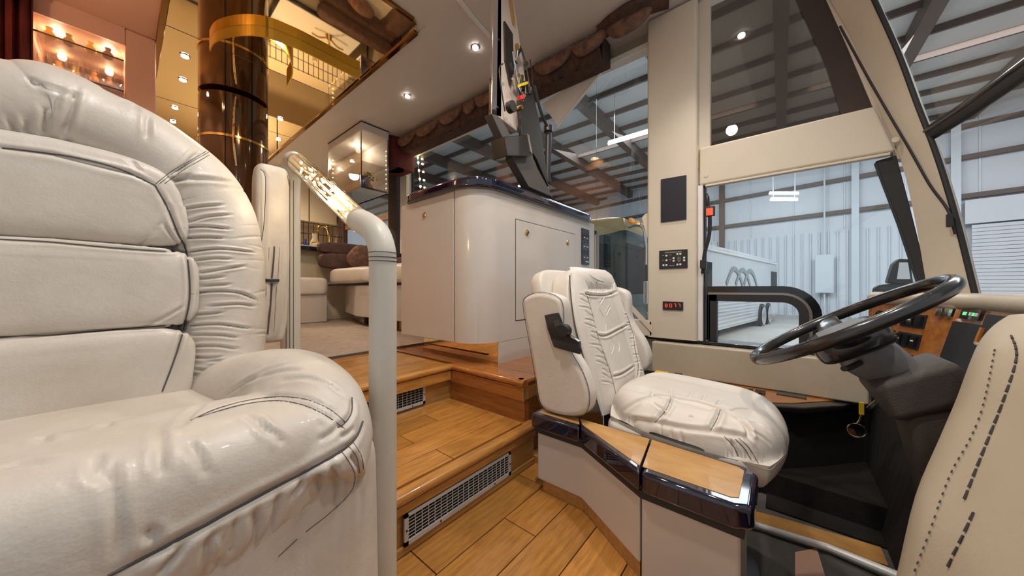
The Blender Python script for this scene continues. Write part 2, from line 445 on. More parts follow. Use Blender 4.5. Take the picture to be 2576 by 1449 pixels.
# driver footwell
ff = struct('floor', MB().box((.75, -1.2, -.26), (1.95, .80, -.22)), 'mat_grey')
MB().prism([P(x, y, 'Z', -.218) for x, y in ((2000, 1390), (2055, 1380), (2075, 1449), (2070, 1520), (2000, 1520))], (0, 0, .002)).obj('carpet_patch', 'peach_vinyl', ff)
MB().prism([P(x, y, 'Z', -.219) for x, y in ((1895, 1286), (1985, 1310), (2215, 1378), (2235, 1425), (1895, 1322))], (0, 0, .003)).obj('floor_strip', 'maple', ff)
lb = MB().loft([P(1888, 1316, 'Z', -.20), P(2080, 1376, 'Z', -.198), P(2300, 1466, 'Z', -.19)], [.010, .012, .014], 12)
tag(lb.obj('floor_rail', 'white_lacquer'), 'white rounded rail along the driver footwell floor', 'rail')
# black carpeted side of the footwell
struct('trim_1', MB().prism([(1.81, .60, .15), (1.82, .09, .15), (2.03, -.12, .15), (2.24, -.30, .15), (2.24, -.95, .15), (2.3, -.95, .15), (2.3, .8, .15), (1.81, .8, .15)], (0, 0, -.37)), 'black_carpet')

struct('floor', MB().prism([(1.72, -.95, -.225), (1.72, .05, -.225), (2.25, .05, -.225), (2.25, -.95, -.225)], (0, 0, .012)).prism([(1.78, -.95, -.22), (1.84, .08, -.22), (2.25, .08, -.22), (2.25, -.95, -.22)], (0, 0, .10)), 'black_carpet')
# driver side wall below and above the windows, behind and beside them
rw = MB()
rw.box((WX, -.75, -.25), (WX+.06, 1.06, .385)); rw.box((WX, 1.06, -.2), (WX+.06, 3.72, 1.12))
rw.box((WX, 3.72, ZM-.1), (WX+.06, 6.1, 1.13)); rw.box((WX, .62, 2.30), (WX+.06, 6.1, ZC)); rw.box((WX, 5.4, 1.1), (WX+.06, 6.1, 2.3))
wr = struct('wall_right', rw, 'wall_leather')
struct('trim_6', MB().box((2.105, -.30, .181), (2.25, .62, .37)), 'wall_leather', bevel=.01)
struct('trim_2', MB().box((2.16, -.55, .375), (2.30, 1.055, .392)), 'black_gloss', bevel=.004)       # sill
# side pilaster with control panels
pl_ = MB().prism([(x, y, .392) for x, y in rbox_poly(2.13, WX+.05, .375, .655, .018, 4, (0, 1, 1, 0))], (0, 0, 1.99))
pil = struct('trim_3', pl_, 'pillar_vinyl', smooth=True)
# main side window beside and behind the cabinet
w1 = struct('window_1', MB().box((2.262, .655, .392), (2.268, 1.06, 2.27)).box((2.262, 1.06, 1.12), (2.268, 3.50, 2.27)), 'side_glass')
MB().box((2.19, .655, 2.262), (2.262, 3.52, 2.305)).obj('window_rail', 'white_trim', w1, bevel=.006)
MB().box((2.19, 3.46, 1.12), (2.262, 3.60, 2.30)).obj('window_jamb', 'white_trim', w1, bevel=.006)
MB().box((2.235, 3.40, 1.12), (2.262, 3.425, 2.26)).obj('gasket', 'black_rubber', w1)
MB().box((2.21, 1.06, 1.10), (2.262, 3.5, 1.125)).obj('window_sill', 'black_rubber', w1)
struct('trim_4', MB().box((2.17, 3.66, ZM), (2.30, 3.84, 2.28)), 'mullion')
w2 = struct('window_2', MB().box((2.262, 3.84, 1.13), (2.268, 5.4, 2.30)), 'side_glass')
for z0, z1 in ((1.12, 1.17), (1.60, 1.66)): MB().box((2.22, 3.84, z0), (2.262, 5.4, z1)).obj('window_rail', 'bronze_dark' if z0 < 1.2 else 'oak_y', w2)
MB().box((2.2, 5.2, 1.12), (2.262, 5.4, 2.3)).obj('window_jamb', 'valance_fabric', w2)

# cab window: upper tinted pane, beige rail, lower pane with black rubber, small framed vent pane
up = [(.323, 1.53), (-.325, 1.53), (-.30, 1.62), (-.20, 1.95), (-.12, 2.15), (.0, 2.36), (.323, 2.36)]
w3 = struct('window_3', MB().prism([(2.225, y, z) for y, z in up], (.006, 0, 0)), 'smoked_glass')
MB().box((2.19, .318, 1.50), (2.25, .378, 2.40)).obj('window_jamb', 'pillar_vinyl', w3, bevel=.006)
bd = MB().prism([(2.17, y, z) for y, z in ((.372, 1.302), (-.388, 1.302), (-.36, 1.40), (-.325, 1.522), (.372, 1.522))], (.09, 0, 0))
MB.obj(bd, 'window_rail', 'pillar_vinyl', w3, bevel=.012, bseg=3)
MB().disc((2.171, .335, 1.352), (-1, 0, 0), .011, .004, 16).obj('screw_cap', 'pillar_vinyl', w3, bevel=.002)
MB().box((2.168, .34, 1.288), (2.20, -.372, 1.300)).obj('lip', 'pillar_vinyl', w3, bevel=.003)
hg = MB().box((2.155, .372, 1.40), (2.172, .381, 1.53)).obj('hinge', 'brass', w3, bevel=.002)
MB().prism([P(x, y, 'X', 2.215) for x, y in ((1975, -60), (2075, -60), (2140, 110), (2215, 285), (2190, 290), (2120, 300), (2075, 160), (2030, 60))], (.008, 0, 0)).obj('tinted_border', 'mullion', w3)
MB().prism([P(x, y, 'X', 2.208) for x, y in ((2052, -60), (2120, -60), (2190, 110), (2250, 270), (2290, 400), (2252, 400), (2198, 275), (2128, 110))], (.05, 0, 0)).obj('corner_post', 'pillar_vinyl', w3)
w4 = struct('window_4', MB().prism([(2.232, y, z) for y, z in ((.36, .392), (.36, 1.30), (-.37, 1.30), (-.49, .70), (-.53, .392))], (.006, 0, 0)), 'clear_glass')
bo = [P(x, y, 'X', 2.20) for x, y in ((2203, 405), (2255, 390), (2292, 530), (2335, 700), (2352, 790), (2325, 790), (2310, 705), (2262, 560))]
MB().prism(bo, (.05, 0, 0)).obj('rubber_frame', 'black_rubber', w4, bevel=.004)
MB().box((2.20, .345, .392), (2.25, .366, 1.30)).obj('edge_trim', 'black_rubber', w4)
MB().box((2.165, .352, .392), (2.25, .376, 1.30)).obj('side_strip', 'white_trim', w4)
# vent frame: rounded top corner
def frame_path(o, zt, yr):
    r = .15-o; pts = [(.335-o*.2, .40), (.335-o*.2, zt-o)]
    yc = yr+o+r; zc = zt-o-r
    pts.append((yc, zt-o))
    for k in range(1, 8):
        a = math.radians(90*k/8); pts.append((yc-math.sin(a)*r, zc+math.cos(a)*r))
    pts.append((yr+o, zc)); pts.append((yr+o, .40)); return pts
def band(o0, o1, x0, x1, m, name):
    a = frame_path(o0, .71, -.155); b = frame_path(o1, .71, -.155); mb = MB()
    for i in range(len(a)-1):
        q = [a[i], a[i+1], b[i+1], b[i]]
        if abs(a[i][0]-b[i][0])+abs(a[i][1]-b[i][1]) < 1e-5: continue
        mb.prism([(x0, y, z) for y, z in q], (x1-x0, 0, 0))
    return mb.obj(name, m, w4)
band(0, .035, 2.185, 2.235, 'black_gloss', 'vent_frame'); band(.035, .047, 2.195, 2.235, 'brushed', 'vent_bead'); band(.047, .085, 2.185, 2.235, 'black_rubber', 'vent_gasket')
MB().box((2.185, .285, .395), (2.235, .335, .66)).obj('vent_post', 'black_rubber', w4)

# windshield pillar, windshield, divider
outer = [P(x, y, 'X', xx) for x, y, xx in ((2178, -30, 2.10), (2250, 128, 2.10), (2300, 262, 2.10), (2352, 400, 2.10), (2400, 560, 2.09), (2446, 745, 2.08))]
inner = [P(x, y, 'X', xx) for x, y, xx in ((2070, -30, 2.20), (2150, 110, 2.20), (2208, 270, 2.20), (2262, 392, 2.20), (2300, 545, 2.20), (2335, 745, 2.20))]
mb = MB(); n = 24
oc = curve_pts(outer, 5); ic = curve_pts(inner, 5)
for i in range(len(oc)-1):
    q = [oc[i], oc[i+1], ic[i+1], ic[i]]; mb.add(q+[p+Vector((.10, -.05, 0)) for p in q], [(0, 1, 2, 3), (7, 6, 5, 4), (0, 4, 5, 1), (2, 6, 7, 3)])
wp = struct('trim_5', mb, 'pillar_vinyl', smooth=True)
seamp = [p*.45+q*.55-Vector((.004, 0, 0)) for p, q in zip(oc, ic)]
sp = [P(x, y, 'X', xx)-Vector((.012, 0, 0)) for x, y, xx in ((2112, 70, 2.17), (2180, 195, 2.17), (2240, 300, 2.165), (2290, 385, 2.15), (2335, 465, 2.13), (2372, 515, 2.11), (2388, 545, 2.09), (2400, 590, 2.09))]
MB().loft(curve_pts(sp, 5), .0045, 6).obj('pillar_seam', 'black_rubber', wp, smooth=True)
MB().box(P(2378, 540, 'X', 2.075), P(2398, 570, 'X', 2.055)).obj('clip', 'black_plastic', wp, bevel=.003)
MB().disc(P(2252, 352, 'X', 2.17), (-1, 0, .1), .012, .004, 14).obj('screw_cap', 'pillar_vinyl', wp)
MB().loft([p+Vector((-.004, -.006, 0)) for p in oc], .009, 8).obj('windshield_seal', 'black_rubber', wp, smooth=True)
# windshield: swept from the pillar across the front, bowed forward
mb = MB(); cols = 16
for p in oc:
    for k in range(cols+1):
        u = k/cols; x = p.x*(1-u)+(-.75)*u; mb.v.append(Vector((x, p.y-.02-.16*math.sin(math.pi*u)**.8*1.0, p.z)))
for i in range(len(oc)-1):
    for k in range(cols): a = i*(cols+1)+k; mb.f.append((a, a+1, a+cols+2, a+cols+1))
ws = struct('window_5', mb, 'windshield_glass', smooth=True)
dv = []
for k in range(cols+1):
    u = k/cols; x = 2.10*(1-u)-.75*u; dv.append((x, -.475-.16*math.sin(math.pi*u)**.8, 1.335+.03*math.sin(math.pi*u)))
MB().loft(dv, (.034, .022), 10, up=(0, 0, 1)).obj('divider_rubber', 'black_rubber', ws, smooth=True)
MB().loft([(p[0], p[1]+.022, p[2]+.006) for p in dv], .007, 8).obj('divider_bead', 'black_gloss', ws, smooth=True)

# passenger side and rear of the salon
wl = MB(); wl.box((-.90, 1.0, -.3), (-.83, 6.1, ZC)).box((-.90, .45, -.3), (-.83, 1.0, ZC))
struct('wall_left', wl, 'cream_lacquer')
struct('wall_rear', MB().box((-.9, 6.0, 0), (WX+.06, 6.08, ZC)), 'cream_lacquer')

struct('wall_front', MB().box((.2, -1.0, -.3), (WX+.06, -.85, .60)).box((-.83, -.62, -.3), (.2, -.55, .55)), 'black_carpet')
# ceiling: side soffits in cream vinyl around a bronze mirror field
cm = MB()
cm.box((.16, 1.78, ZC+.008), (1.27, 6.1, ZC+.05))
cm.box((1.27, .30, ZC), (WX+.06, 6.1, ZC+.05)).box((-.9, .30, ZC), (.16, 1.78, ZC+.05)).box((.16, .30, ZC), (1.27, 1.78, ZC+.05)).box((-.9, -.45, ZC), (WX+.06, .30, ZC+.05))
ce = struct('ceiling', cm, 'ceiling_vinyl')
MB().box((-.9, 1.78, ZC), (.16, 6.1, ZC+.05)).obj('soffit_panel', 'peach_vinyl', ce)  # peach tint puts warm lamplight into the soffit colour
mir = [(x, y, ZC-.006) for x, y in rbox_poly(.165, 1.25, 1.78, 6.0, .10, 6)]
MB().prism(mir, (0, 0, .012)).obj('mirror_panel', 'bronze_mirror', ce)
for x in (.165, 1.245): MB().box((x-.012, 1.86, ZC-.018), (x+.022, 6.0, ZC+.002)).obj('mirror_edge', 'bronze_dark', ce, bevel=.004)
MB().box((.24, 1.772, ZC-.018), (1.18, 1.80, ZC+.002)).obj('mirror_edge', 'bronze_dark', ce, bevel=.004)
for y in (3.05, 4.25): MB().box((.17, y-.0015, ZC-.0075), (1.24, y+.0015, ZC-.005)).obj('mirror_joint', 'seam', ce)
def cpt(px, py, z=ZC-.075): return P(px, py, 'Z', z)
for pts, ww in ((((528, 128), (545, 105), (600, 91), (665, 94), (735, 118), (800, 148), (868, 182), (905, 200)), .068), (((668, 92), (705, 118), (730, 150), (736, 185), (722, 218)), .068)):
    cp = curve_pts([cpt(*p) for p in pts], 6); mb = MB()
    for i in range(len(cp)-1):
        a, b = cp[i], cp[i+1]; d = (b-a).normalized(); nrm = Vector((-d.y, d.x, 0))*.003
        mb.add([a-nrm, b-nrm, b+nrm, a+nrm, a-nrm+Vector((0, 0, ww)), b-nrm+Vector((0, 0, ww)), b+nrm+Vector((0, 0, ww)), a+nrm+Vector((0, 0, ww))][:8],
               [(0, 3, 2, 1), (0, 1, 5, 4), (1, 2, 6, 5), (2, 3, 7, 6), (3, 0, 4, 7)])
    mb.obj('gilt_band', 'gilt', ce)
MB().loft([cpt(1150, -6, ZC-.004), cpt(1190, 45, ZC-.004), cpt(1238, 98, ZC-.004)], (.008, .016), 8).obj('ceiling_batten', 'white_trim', ce, smooth=True)
# recessed downlights
def downlight(x, y, label, z=ZC, power=5, col=WARM, ang=120):
    t = thing('downlight', label, 'light', (x, y, z), group=None)
    MB().loft([(x, y, z-.003), (x, y, z-.006), (x, y, z-.003)], [.030, .032, .024], 20).obj('bezel', 'chrome', t, smooth=True)
    MB().disc((x, y, z-.008), (0, 0, -1), .021, .003, 18).obj('lamp', 'downlight', t)
    l = light('downlight_beam', 'SPOT', (x, y, z-.03), power, col, .02, (x, y, 0), spot=ang); l.parent = t; l.location = (0, 0, -.03); l.rotation_euler = (0, 0, 0)
    return t
ords = ['nearest the cab, beside the television', 'third from the far end', 'second from the far end', 'farthest, above the glass cabinet']
for (px, py), lab in zip(((1196, 118), (1025, 241), (925, 315)), ('nearest the camera, beside the television panel', 'middle of the three', 'farthest back, above the glass display cabinet')):
    p = P(px, py, 'Z', ZC); downlight(p.x, p.y, 'recessed round downlight in the cream soffit, '+lab, power=9)
for (px, py), lab in zip(((705, 298), (700, 350), (667, 375), (640, 402)), ('nearest of the four along the right edge', 'second along the right edge', 'third along the right edge', 'last along the right edge')):
    p = P(px, py, 'Z', ZC-.006); downlight(p.x, p.y, 'small downlight in the bronze mirror ceiling, '+lab, ZC-.006, 5)
for (px, py), lab in zip(((465, 140), (460, 200), (440, 270), (435, 305)), ('nearest of the four on the left', 'second on the left', 'third on the left', 'last on the left, just above the armchair back')):
    p = P(px, py, 'Z', ZC-.006); downlight(p.x, p.y, 'small downlight in the bronze mirror ceiling, '+lab, ZC-.006, 5)
downlight(1.79, .205, 'round reading downlight in the cab ceiling over the driver side window', power=3, col=NEUT, ang=60)
downlight(.95, .62, 'round downlight in the cab ceiling between the front seats', power=14, col=NEUT, ang=110)

rl_ = thing('fill_lamp', 'small added warm fill lamp, out of view on the passenger side wall', 'lamp', (-.80, 2.5, 1.75))  # added lamp out of view, warms the peach soffit and cabinet
MB().disc((-.83, 2.5, 1.75), (1, 0, 0), .05, .02, 18).obj('back_plate', 'brass', rl_); MB().loft([(-.81, 2.5, 1.75), (-.74, 2.5, 1.76)], .008, 8).obj('arm', 'brass', rl_)
MB().loft([(-.74, 2.5, 1.72), (-.74, 2.5, 1.84)], [.045, .07], 18, cap=False).obj('shade', 'white_trim', rl_, smooth=True)
l = light('fill_lamp_bulb', 'POINT', (0, 0, 0), 16, (1, .66, .42), .03); l.parent = rl_; l.location = (.06, 0, .05)

# ================================================================ OUTSIDE: the hangar
hg0 = Vector((29.1, -.7, 0)); hd = Vector((.178, .984, 0)).normalized(); hn = Vector((-hd.y, hd.x, 0))
def hp(s, z, off=0): return hg0+hd*s+hn*off+Vector((0, 0, z))
struct('ground', MB().box((2.4, -30, -1.25), (45, 45, -1.15)), 'concrete')
hw = struct('wall_hangar', MB().prism([hp(-30, -1.15), hp(45, -1.15), hp(45, 10), hp(-30, 10)], -hn*.3), 'hangar_panel')
for i in range(-12, 16):
    s = i*2.4; MB().prism([hp(s, 4.4, .06), hp(s+.06, 4.4, .06), hp(s+.06, 10, .06), hp(s, 10, .06)], hn*-.04).obj('panel_joint', 'hangar_steel', hw)
for z in (5.3, 7.3, 8.9):
    MB().prism([hp(-30, z, .25), hp(45, z, .25), hp(45, z+.24, .25), hp(-30, z+.24, .25)], -hn*.2).obj('girt', 'girt', hw)
cr = MB(); s = -6.3
while s < 16:
    cr.prism([hp(s, -1.15, .12), hp(s+.05, -1.15, .12), hp(s+.05, 4.3, .12), hp(s, 4.3, .12)], -hn*.1); s += .42
cr.obj('corrugation', 'hangar_steel', hw)
for s in (4.1, -3.0, -6.6):
    MB().prism([hp(s, -1.15, .3), hp(s+.32, -1.15, .3), hp(s+.32, 10, .3), hp(s, 10, .3)], -hn*.2).obj('column', 'girt' if s > 0 else 'hangar_steel', hw)
tag(MB().prism([hp(-12.8, 3.95, .5), hp(-6.7, 3.95, .5), hp(-6.7, 5.15, .5), hp(-12.8, 5.15, .5)], -hn*.35).obj('roller_door_hood', 'hangar_panel'), 'pale crumpled hood above the roller door beyond the windshield', 'hood')
rd = thing('roller_door', 'pale corrugated roller door in the hangar wall beyond the windshield', 'door', tuple(hp(-12, -1.15, .3)))
mb = MB(); z = -1.1
for k in range(27):
    MB().prism([hp(-12.6, z, .45), hp(-6.9, z, .45), hp(-6.9, z+.165, .45), hp(-12.6, z+.165, .45)], -hn*.1).obj('slat', 'hangar_panel', rd); z += .185
hr = struct('ceiling_hangar', MB().box((2.9, -30, 10.0), (45, 45, 10.2)), 'hangar_roof')
for i in range(-6, 9): MB().box((2.9, i*3.7-.2, 9.35), (40, i*3.7+.2, 9.95)).obj('rafter', 'girt', hr)
pu = MB()
for i in range(18): pu.box((3.2+i*1.9, -28, 9.75), (3.3+i*1.9, 40, 9.99))
pu.obj('purlin', 'girt', hr)
for (px, py, z, L, dr, lab) in ((1612, 338, 7.5, 3.0, Vector((0, 1, 0)), 'bright hangar tube light seen through the side window left of the pilaster'),
        (1972, 487, 6.3, 1.7, RT, 'upper of two short hangar tube lights seen through the driver window'), (1972, 503, 6.0, 1.6, RT, 'lower of two short hangar tube lights seen through the driver window')):
    p = P(px, py, 'Z', z); t = thing('tube_light', lab, 'light', p)
    MB().loft([p-dr*L/2, p+dr*L/2], .06, 8).obj('tube', 'tube_light', t)
    MB().loft([p-dr*L/2+Vector((0, 0, .10)), p+dr*L/2+Vector((0, 0, .10))], .05, 4).obj('fixture', 'white_lacquer', t)
    for e in (-1, 1): MB().loft([p+dr*e*L*.4+Vector((0, 0, .12)), Vector((p.x+dr.x*e*L*.4, p.y+dr.y*e*L*.4, 10.0))], .015, 6).obj('hanger', 'hangar_steel', t)
cw = thing('conduit', 'pale electrical conduit rising up the hangar wall', 'pipe', tuple(hp(-1.5, 0, .3)))
MB().loft([hp(-1.5, -1, .35), hp(-1.5, 9.9, .35)], .05, 8).obj('pipe', 'hangar_steel', cw)
MB().box(hp(-1.9, .4, .3), hp(-1.1, 2.8, .6)).obj('control_box', 'hangar_steel', cw)

# white motorhome seen through the cab window
def coach_white():
    a = P(1775, 724, 'D', 11.0); b = P(1962, 724, 'D', 19.0); a.z = b.z = 0
    d = (b-a).normalized(); nrm = Vector((d.y, -d.x, 0));
    if nrm.dot(-a) < 0: nrm = -nrm
    t = thing('motorhome', 'silver and white motorhome with grey swooshes beyond the driver window', 'vehicle', (a.x, a.y, -1.15))
    L = (b-a).length; Z0, Z1 = -.85, 2.32
    def q(s, z, o=0): return a+d*s+nrm*o+Vector((0, 0, z))
    sec = [(0, Z0), (0, Z1-.35), (-.08, Z1-.12), (-.30, Z1), (-2.3, Z1), (-2.3, Z0)]
    mb = MB().prism([q(-1.2, z, o) for o, z in sec], d*(L+.4)); mb.obj('body', 'coach_silver', t, smooth=True)
    MB().puff(q(L-.85, (Z0+Z1)/2, -1.15), (.9, 1.14, (Z1-Z0)/2), (.25, .3), 24, 16, rot=Matrix((d, nrm, Vector((0, 0, 1)))).transposed()).obj('front_cap', 'coach_white', t, smooth=True)
    MB().prism([q(-1.2, Z0+.1, .02), q(L-.8, Z0+.1, .02), q(L-.8, .48, .02), q(-1.2, .48, .02)], nrm*-.02).obj('lower_panel', 'coach_white', t)
    for k in range(9):
        z = Z0+.25+k*.13; MB().prism([q(-1.1, z, .05), q(L*.55, z, .05), q(L*.55, z+.045, .05), q(-1.1, z+.045, .05)], nrm*-.04).obj('moulding', 'chrome', t)
    for s in (.7, 3.5, 5.6): MB().box(q(s, .22, .03), q(s+.25, .38, .07)).obj('marker_lamp', 'amber', t)
    for (s0, s1) in ((-1.0, .6), (L-2.3, L-1.5), (L-1.4, L-.9)): MB().prism([q(s0, .75, .012), q(s1, .75, .012), q(s1, 1.6, .012), q(s0, 1.6, .012)], nrm*-.02).obj('window', 'coach_window', t)
    MB().loft([q(-1.2, Z1-.30, .03), q(L-1.0, Z1-.30, .03)], .03, 8).obj('awning_roller', 'white_lacquer', t)
    for j in range(3):
        c = curve_pts([q(2.2+j*1.2, .85, .02), q(3.0+j*1.2, 1.45, .02), q(3.8+j*1.2, 1.3, .02), q(4.4+j*1.2, .8, .02)], 8)
        MB().loft(c, (.10, .006), 8, up=(0, 0, 1)).obj('swoosh', 'swoosh', t)
    for s in (L-4.6, L-3.3):
        cpt_ = q(s, -.65, .0); MB().loft([cpt_, cpt_+nrm*.10], .58, 24).obj('tyre', 'black_rubber', t); MB().loft([cpt_+nrm*.10, cpt_+nrm*.14, cpt_+nrm*.08], [.50, .46, .15], 20).obj('wheel', 'chrome', t)
    return t
coach_white()
# dark green coach behind the pilaster side window
def coach_green():
    t = thing('coach', 'dark green coach with cream roof and chrome mirror outside the side window', 'vehicle', (8.6, 5, -1.15))
    x0, x1, y0, y1 = 7.3, 9.8, 2.75, 13
    MB().puff(((x0+x1)/2, (y0+y1)/2, .75), ((x1-x0)/2, (y1-y0)/2, 1.55), (.10, .09), 48, 24).obj('body', 'coach_green', t, smooth=True)
    MB().puff(((x0+x1)/2, (y0+y1)/2, 2.12), ((x1-x0)/2+.01, (y1-y0)/2+.01, .30), (.3, .09), 48, 12).obj('roof_cap', 'coach_gold', t, smooth=True)
    MB().box((x0+.5, y0+1.5, 2.40), (x1-.5, y0+3.2, 2.68)).obj('roof_unit', 'white_lacquer', t, bevel=.08, bseg=3)
    for k in range(5): MB().box((x0+.4+k*.38, y0-.03, 2.28), (x0+.62+k*.38, y0+.03, 2.36)).obj('marker_lamp', 'amber_lens', t)
    MB().box((x0+.15, y0-.03, .55), (x1-.15, y0+.02, 1.75)).obj('windshield', 'coach_window', t, bevel=.02)
    MB().box((x0-.02, y0+.4, .85), (x0+.02, y0+1.5, 1.75)).obj('side_window', 'coach_window', t, bevel=.02)
    for k in range(7): MB().box((x0-.03, y0+1.9, 1.0+k*.09), (x0, y0+2.9, 1.05+k*.09)).obj('louver', 'chrome', t)
    MB().loft(curve_pts([(x0+.15, y0-.05, 2.1), (x0-.05, y0-.45, 2.0), (x0-.06, y0-.5, 1.2)], 6), .03, 8).obj('mirror_arm', 'chrome', t)
    MB().box((x0-.12, y0-.56, .35), (x0+.12, y0-.46, .85)).obj('mirror_head', 'chrome', t, bevel=.03)
    for x in (x0+.4, x1-.4): MB().disc((x, y0-.02, -.1), (0, -1, 0), .12, .04, 18).obj('headlamp', 'chrome', t)
    for y in (y0+1.8, y1-2): MB().disc((x0+.05, y, -.62), (-1, 0, 0), .52, .1, 22).obj('tyre', 'black_rubber', t)
coach_green()
# outside mirror and marker light beyond the cab window
om = thing('outside_mirror', 'dark convex mirror on the far side of the coach window above the dash corner', 'mirror', P(2260, 790, 'X', 3.0))
MB().prism([P(x, y, 'X', 2.9) for x, y in ((2232, 712), (2246, 665), (2262, 650), (2290, 652), (2300, 720))], (.08, 0, 0)).obj('housing', 'black_plastic', om, bevel=.01)
MB().prism([P(x, y, 'X', 2.893) for x, y in ((2256, 702), (2262, 660), (2284, 660), (2290, 702))], (.01, 0, 0)).obj('mirror_glass', 'silver_mirror', om)
MB().loft([P(2262, 745, 'X', 2.92), (2.55, -.72, .60), (2.28, -.62, .55)], .015, 8).obj('arm', 'black_plastic', om)
MB().puff(P(2250, 735, 'X', 2.92), (.04, .09, .05), (.7, .7), 20, 12).obj('base', 'black_plastic', om)
mk = thing('mirror_bracket', 'black curved bracket with a glowing red marker lamp beside the cream pilaster', 'bracket', P(1775, 670, 'X', 2.14))
MB().loft(curve_pts([P(x, y, 'X', 2.16) for x, y in ((1768, 688), (1772, 640), (1784, 590), (1785, 540), (1778, 505), (1776, 488))], 6), [(.010, .008)]*31, 8).obj('arm', 'black_plastic', mk)
MB().puff(P(1779, 505, 'X', 2.16), (.012, .012, .035), (.8, .8), 14, 10).obj('head', 'black_plastic', mk)
MB().box(P(1763, 655, 'X', 2.15), P(1776, 675, 'X', 2.12)).obj('clamp', 'black_plastic', mk, bevel=.002)
MB().box(P(1776, 522, 'X', 2.17), P(1798, 542, 'X', 2.15)).obj('lamp_housing', 'black_plastic', mk, bevel=.003)
MB().box(P(1777, 525, 'X', 2.150), P(1793, 540, 'X', 2.142)).obj('lamp', 'red_light', mk, bevel=.002)

# ================================================================ FURNITURE
# ---------------------------------------------------------------- television cabinet with navy top
def cabinet():
    t = thing('cabinet', 'glossy beige corner cabinet with rounded edge and navy top beside the steps', 'cabinet', (1.6, 1.35, ZM))
    X0, X1, Y0, Y1 = 1.031, 2.225, 1.058, 1.68
    body = [(x, y, .437) for x, y in rbox_poly(X0, X1, Y0, Y1, .15, 12, (0, 0, 1, 0))]
    MB().prism(body, (0, 0, 1.168-.437)).obj('body', 'laminate', t, smooth=True)
    MB().box((1.176, Y0+.001, ZM), (X1, Y1-.02, .44)).obj('base', 'laminate', t)
    MB().box((1.171, Y0+.004, ZM+.001), (1.1765, Y1-.02, .437)).obj('kick_plate', 'bronze_mirror', t)
    MB().box((1.160, Y0+.004, ZM), (1.171, Y1-.02, ZM+.014)).obj('kick_trim', 'oak_y', t)
    top = [(x, y, 1.168) for x, y in rbox_poly(X0-.030, X1+.02, Y0-.030, Y1+.025, .17, 12, (0, 1, 1, 1))]
    MB().prism(top, (0, 0, .052)).obj('countertop', 'navy', t, bevel=.018, bseg=5)
    # doors: thin gaps round raised panels
    g = .0025
    MB().box((X0-.0006, 1.215, .44), (X0+.001, 1.218, 1.166)).box((X0-.0006, 1.632, .44), (X0+.001, 1.635, 1.166)).obj('door_gap', 'laminate_gap', t)
    d = MB().box((X0-.003, 1.218, .439), (X0, 1.632, 1.164)).obj('door', 'laminate', t, bevel=.001)
    def knob(c, n, par):
        n = Vector(n); k = MB().loft([Vector(c)+n*a for a in (0, .004, .008, .006)], [.0155, .0155, .012, .008], 18).obj('latch', 'brass', par, smooth=True)
        MB().loft([Vector(c)+n*.0065, Vector(c)+n*.0105], .0065, 12).obj('button', 'chrome', par)
    knob((X0-.003, 1.45, 1.085), (-1, 0, 0), d)
    a, b, z0, z1 = 1.307, 1.930, .533, 1.055
    MB().box((a-.004, Y0-.0006, z0-.004), (b+.004, Y0+.001, z1+.004)).obj('door_gap', 'laminate_gap', t)
    d2 = MB().box((a, Y0-.003, z0), (b, Y0, z1)).obj('door', 'laminate', t, bevel=.001)
    for px, py in ((1325, 585), (1427, 610)): p = P(px, py, 'Y', Y0-.003); knob(p, (0, -1, 0), d2)
    return t
cabinet()
sp = thing('control_panel', 'narrow black touch panel at the right end of the beige cabinet front', 'panel', P(1472, 620, 'Y', 1.055))
q0 = P(1463, 573, 'Y', 1.055); q1 = P(1481, 667, 'Y', 1.055)
MB().box((q0.x, 1.050, q1.z), (q1.x, 1.058, q0.z)).obj('plate', 'black_gloss', sp, bevel=.002)
for k, z in enumerate((.75, .68, .62, .5, .38, .3, .2)):
    zz = q1.z+(q0.z-q1.z)*z
    for u in (.3, .7): MB().box((q0.x+(q1.x-q0.x)*(u-.09), 1.0485, zz-.003), (q0.x+(q1.x-q0.x)*(u+.09), 1.050, zz+.003)).obj('button', 'dark_metal' if k % 3 else 'button_white', sp)
MB().box((q0.x+.05, 1.0485, q1.z+.018), (q1.x-.01, 1.050, q1.z+.024)).obj('mark', 'button_white', sp)

# ---------------------------------------------------------------- lift bracket and the back of the television hung from the ceiling
def tv():
    t = thing('television', 'flat silver backed television seen edge on, hanging from the ceiling above the cabinet', 'television', (1.3, 1.1, ZC))
    Y = 1.10
    def q(x, y, yy=Y): return P(x, y, 'Y', yy)
    MB().prism([q(1241, -20), q(1262, -20), q(1262, 296), q(1236, 288)], (0, .02, 0)).obj('bezel', 'chrome', t, bevel=.004)
    MB().prism([q(1252, -20), q(1290, -20), q(1306, 90), q(1322, 200), q(1330, 290), q(1300, 330), q(1248, 290)], (0, .035, 0)).obj('back_panel', 'tv_back', t, bevel=.004)
    MB().prism([q(1270, 52, Y-.012), q(1290, 85, Y-.012), q(1293, 180, Y-.012), q(1285, 215, Y-.012), q(1272, 150, Y-.012)], (0, .02, 0)).obj('recess', 'dark_metal', t)
    for x, y in ((1255, 100), (1251, 270)): MB().disc(q(x, y, Y-.001), (0, -1, 0), .006, .003, 10).obj('screw', 'dark_metal', t)
    MB().loft([q(1284, -10, Y-.01), q(1289, 30, Y-.01), (q(1293, 60, Y-.01))], .008, 8).obj('chrome_edge', 'brass', t)
    return t
tv()
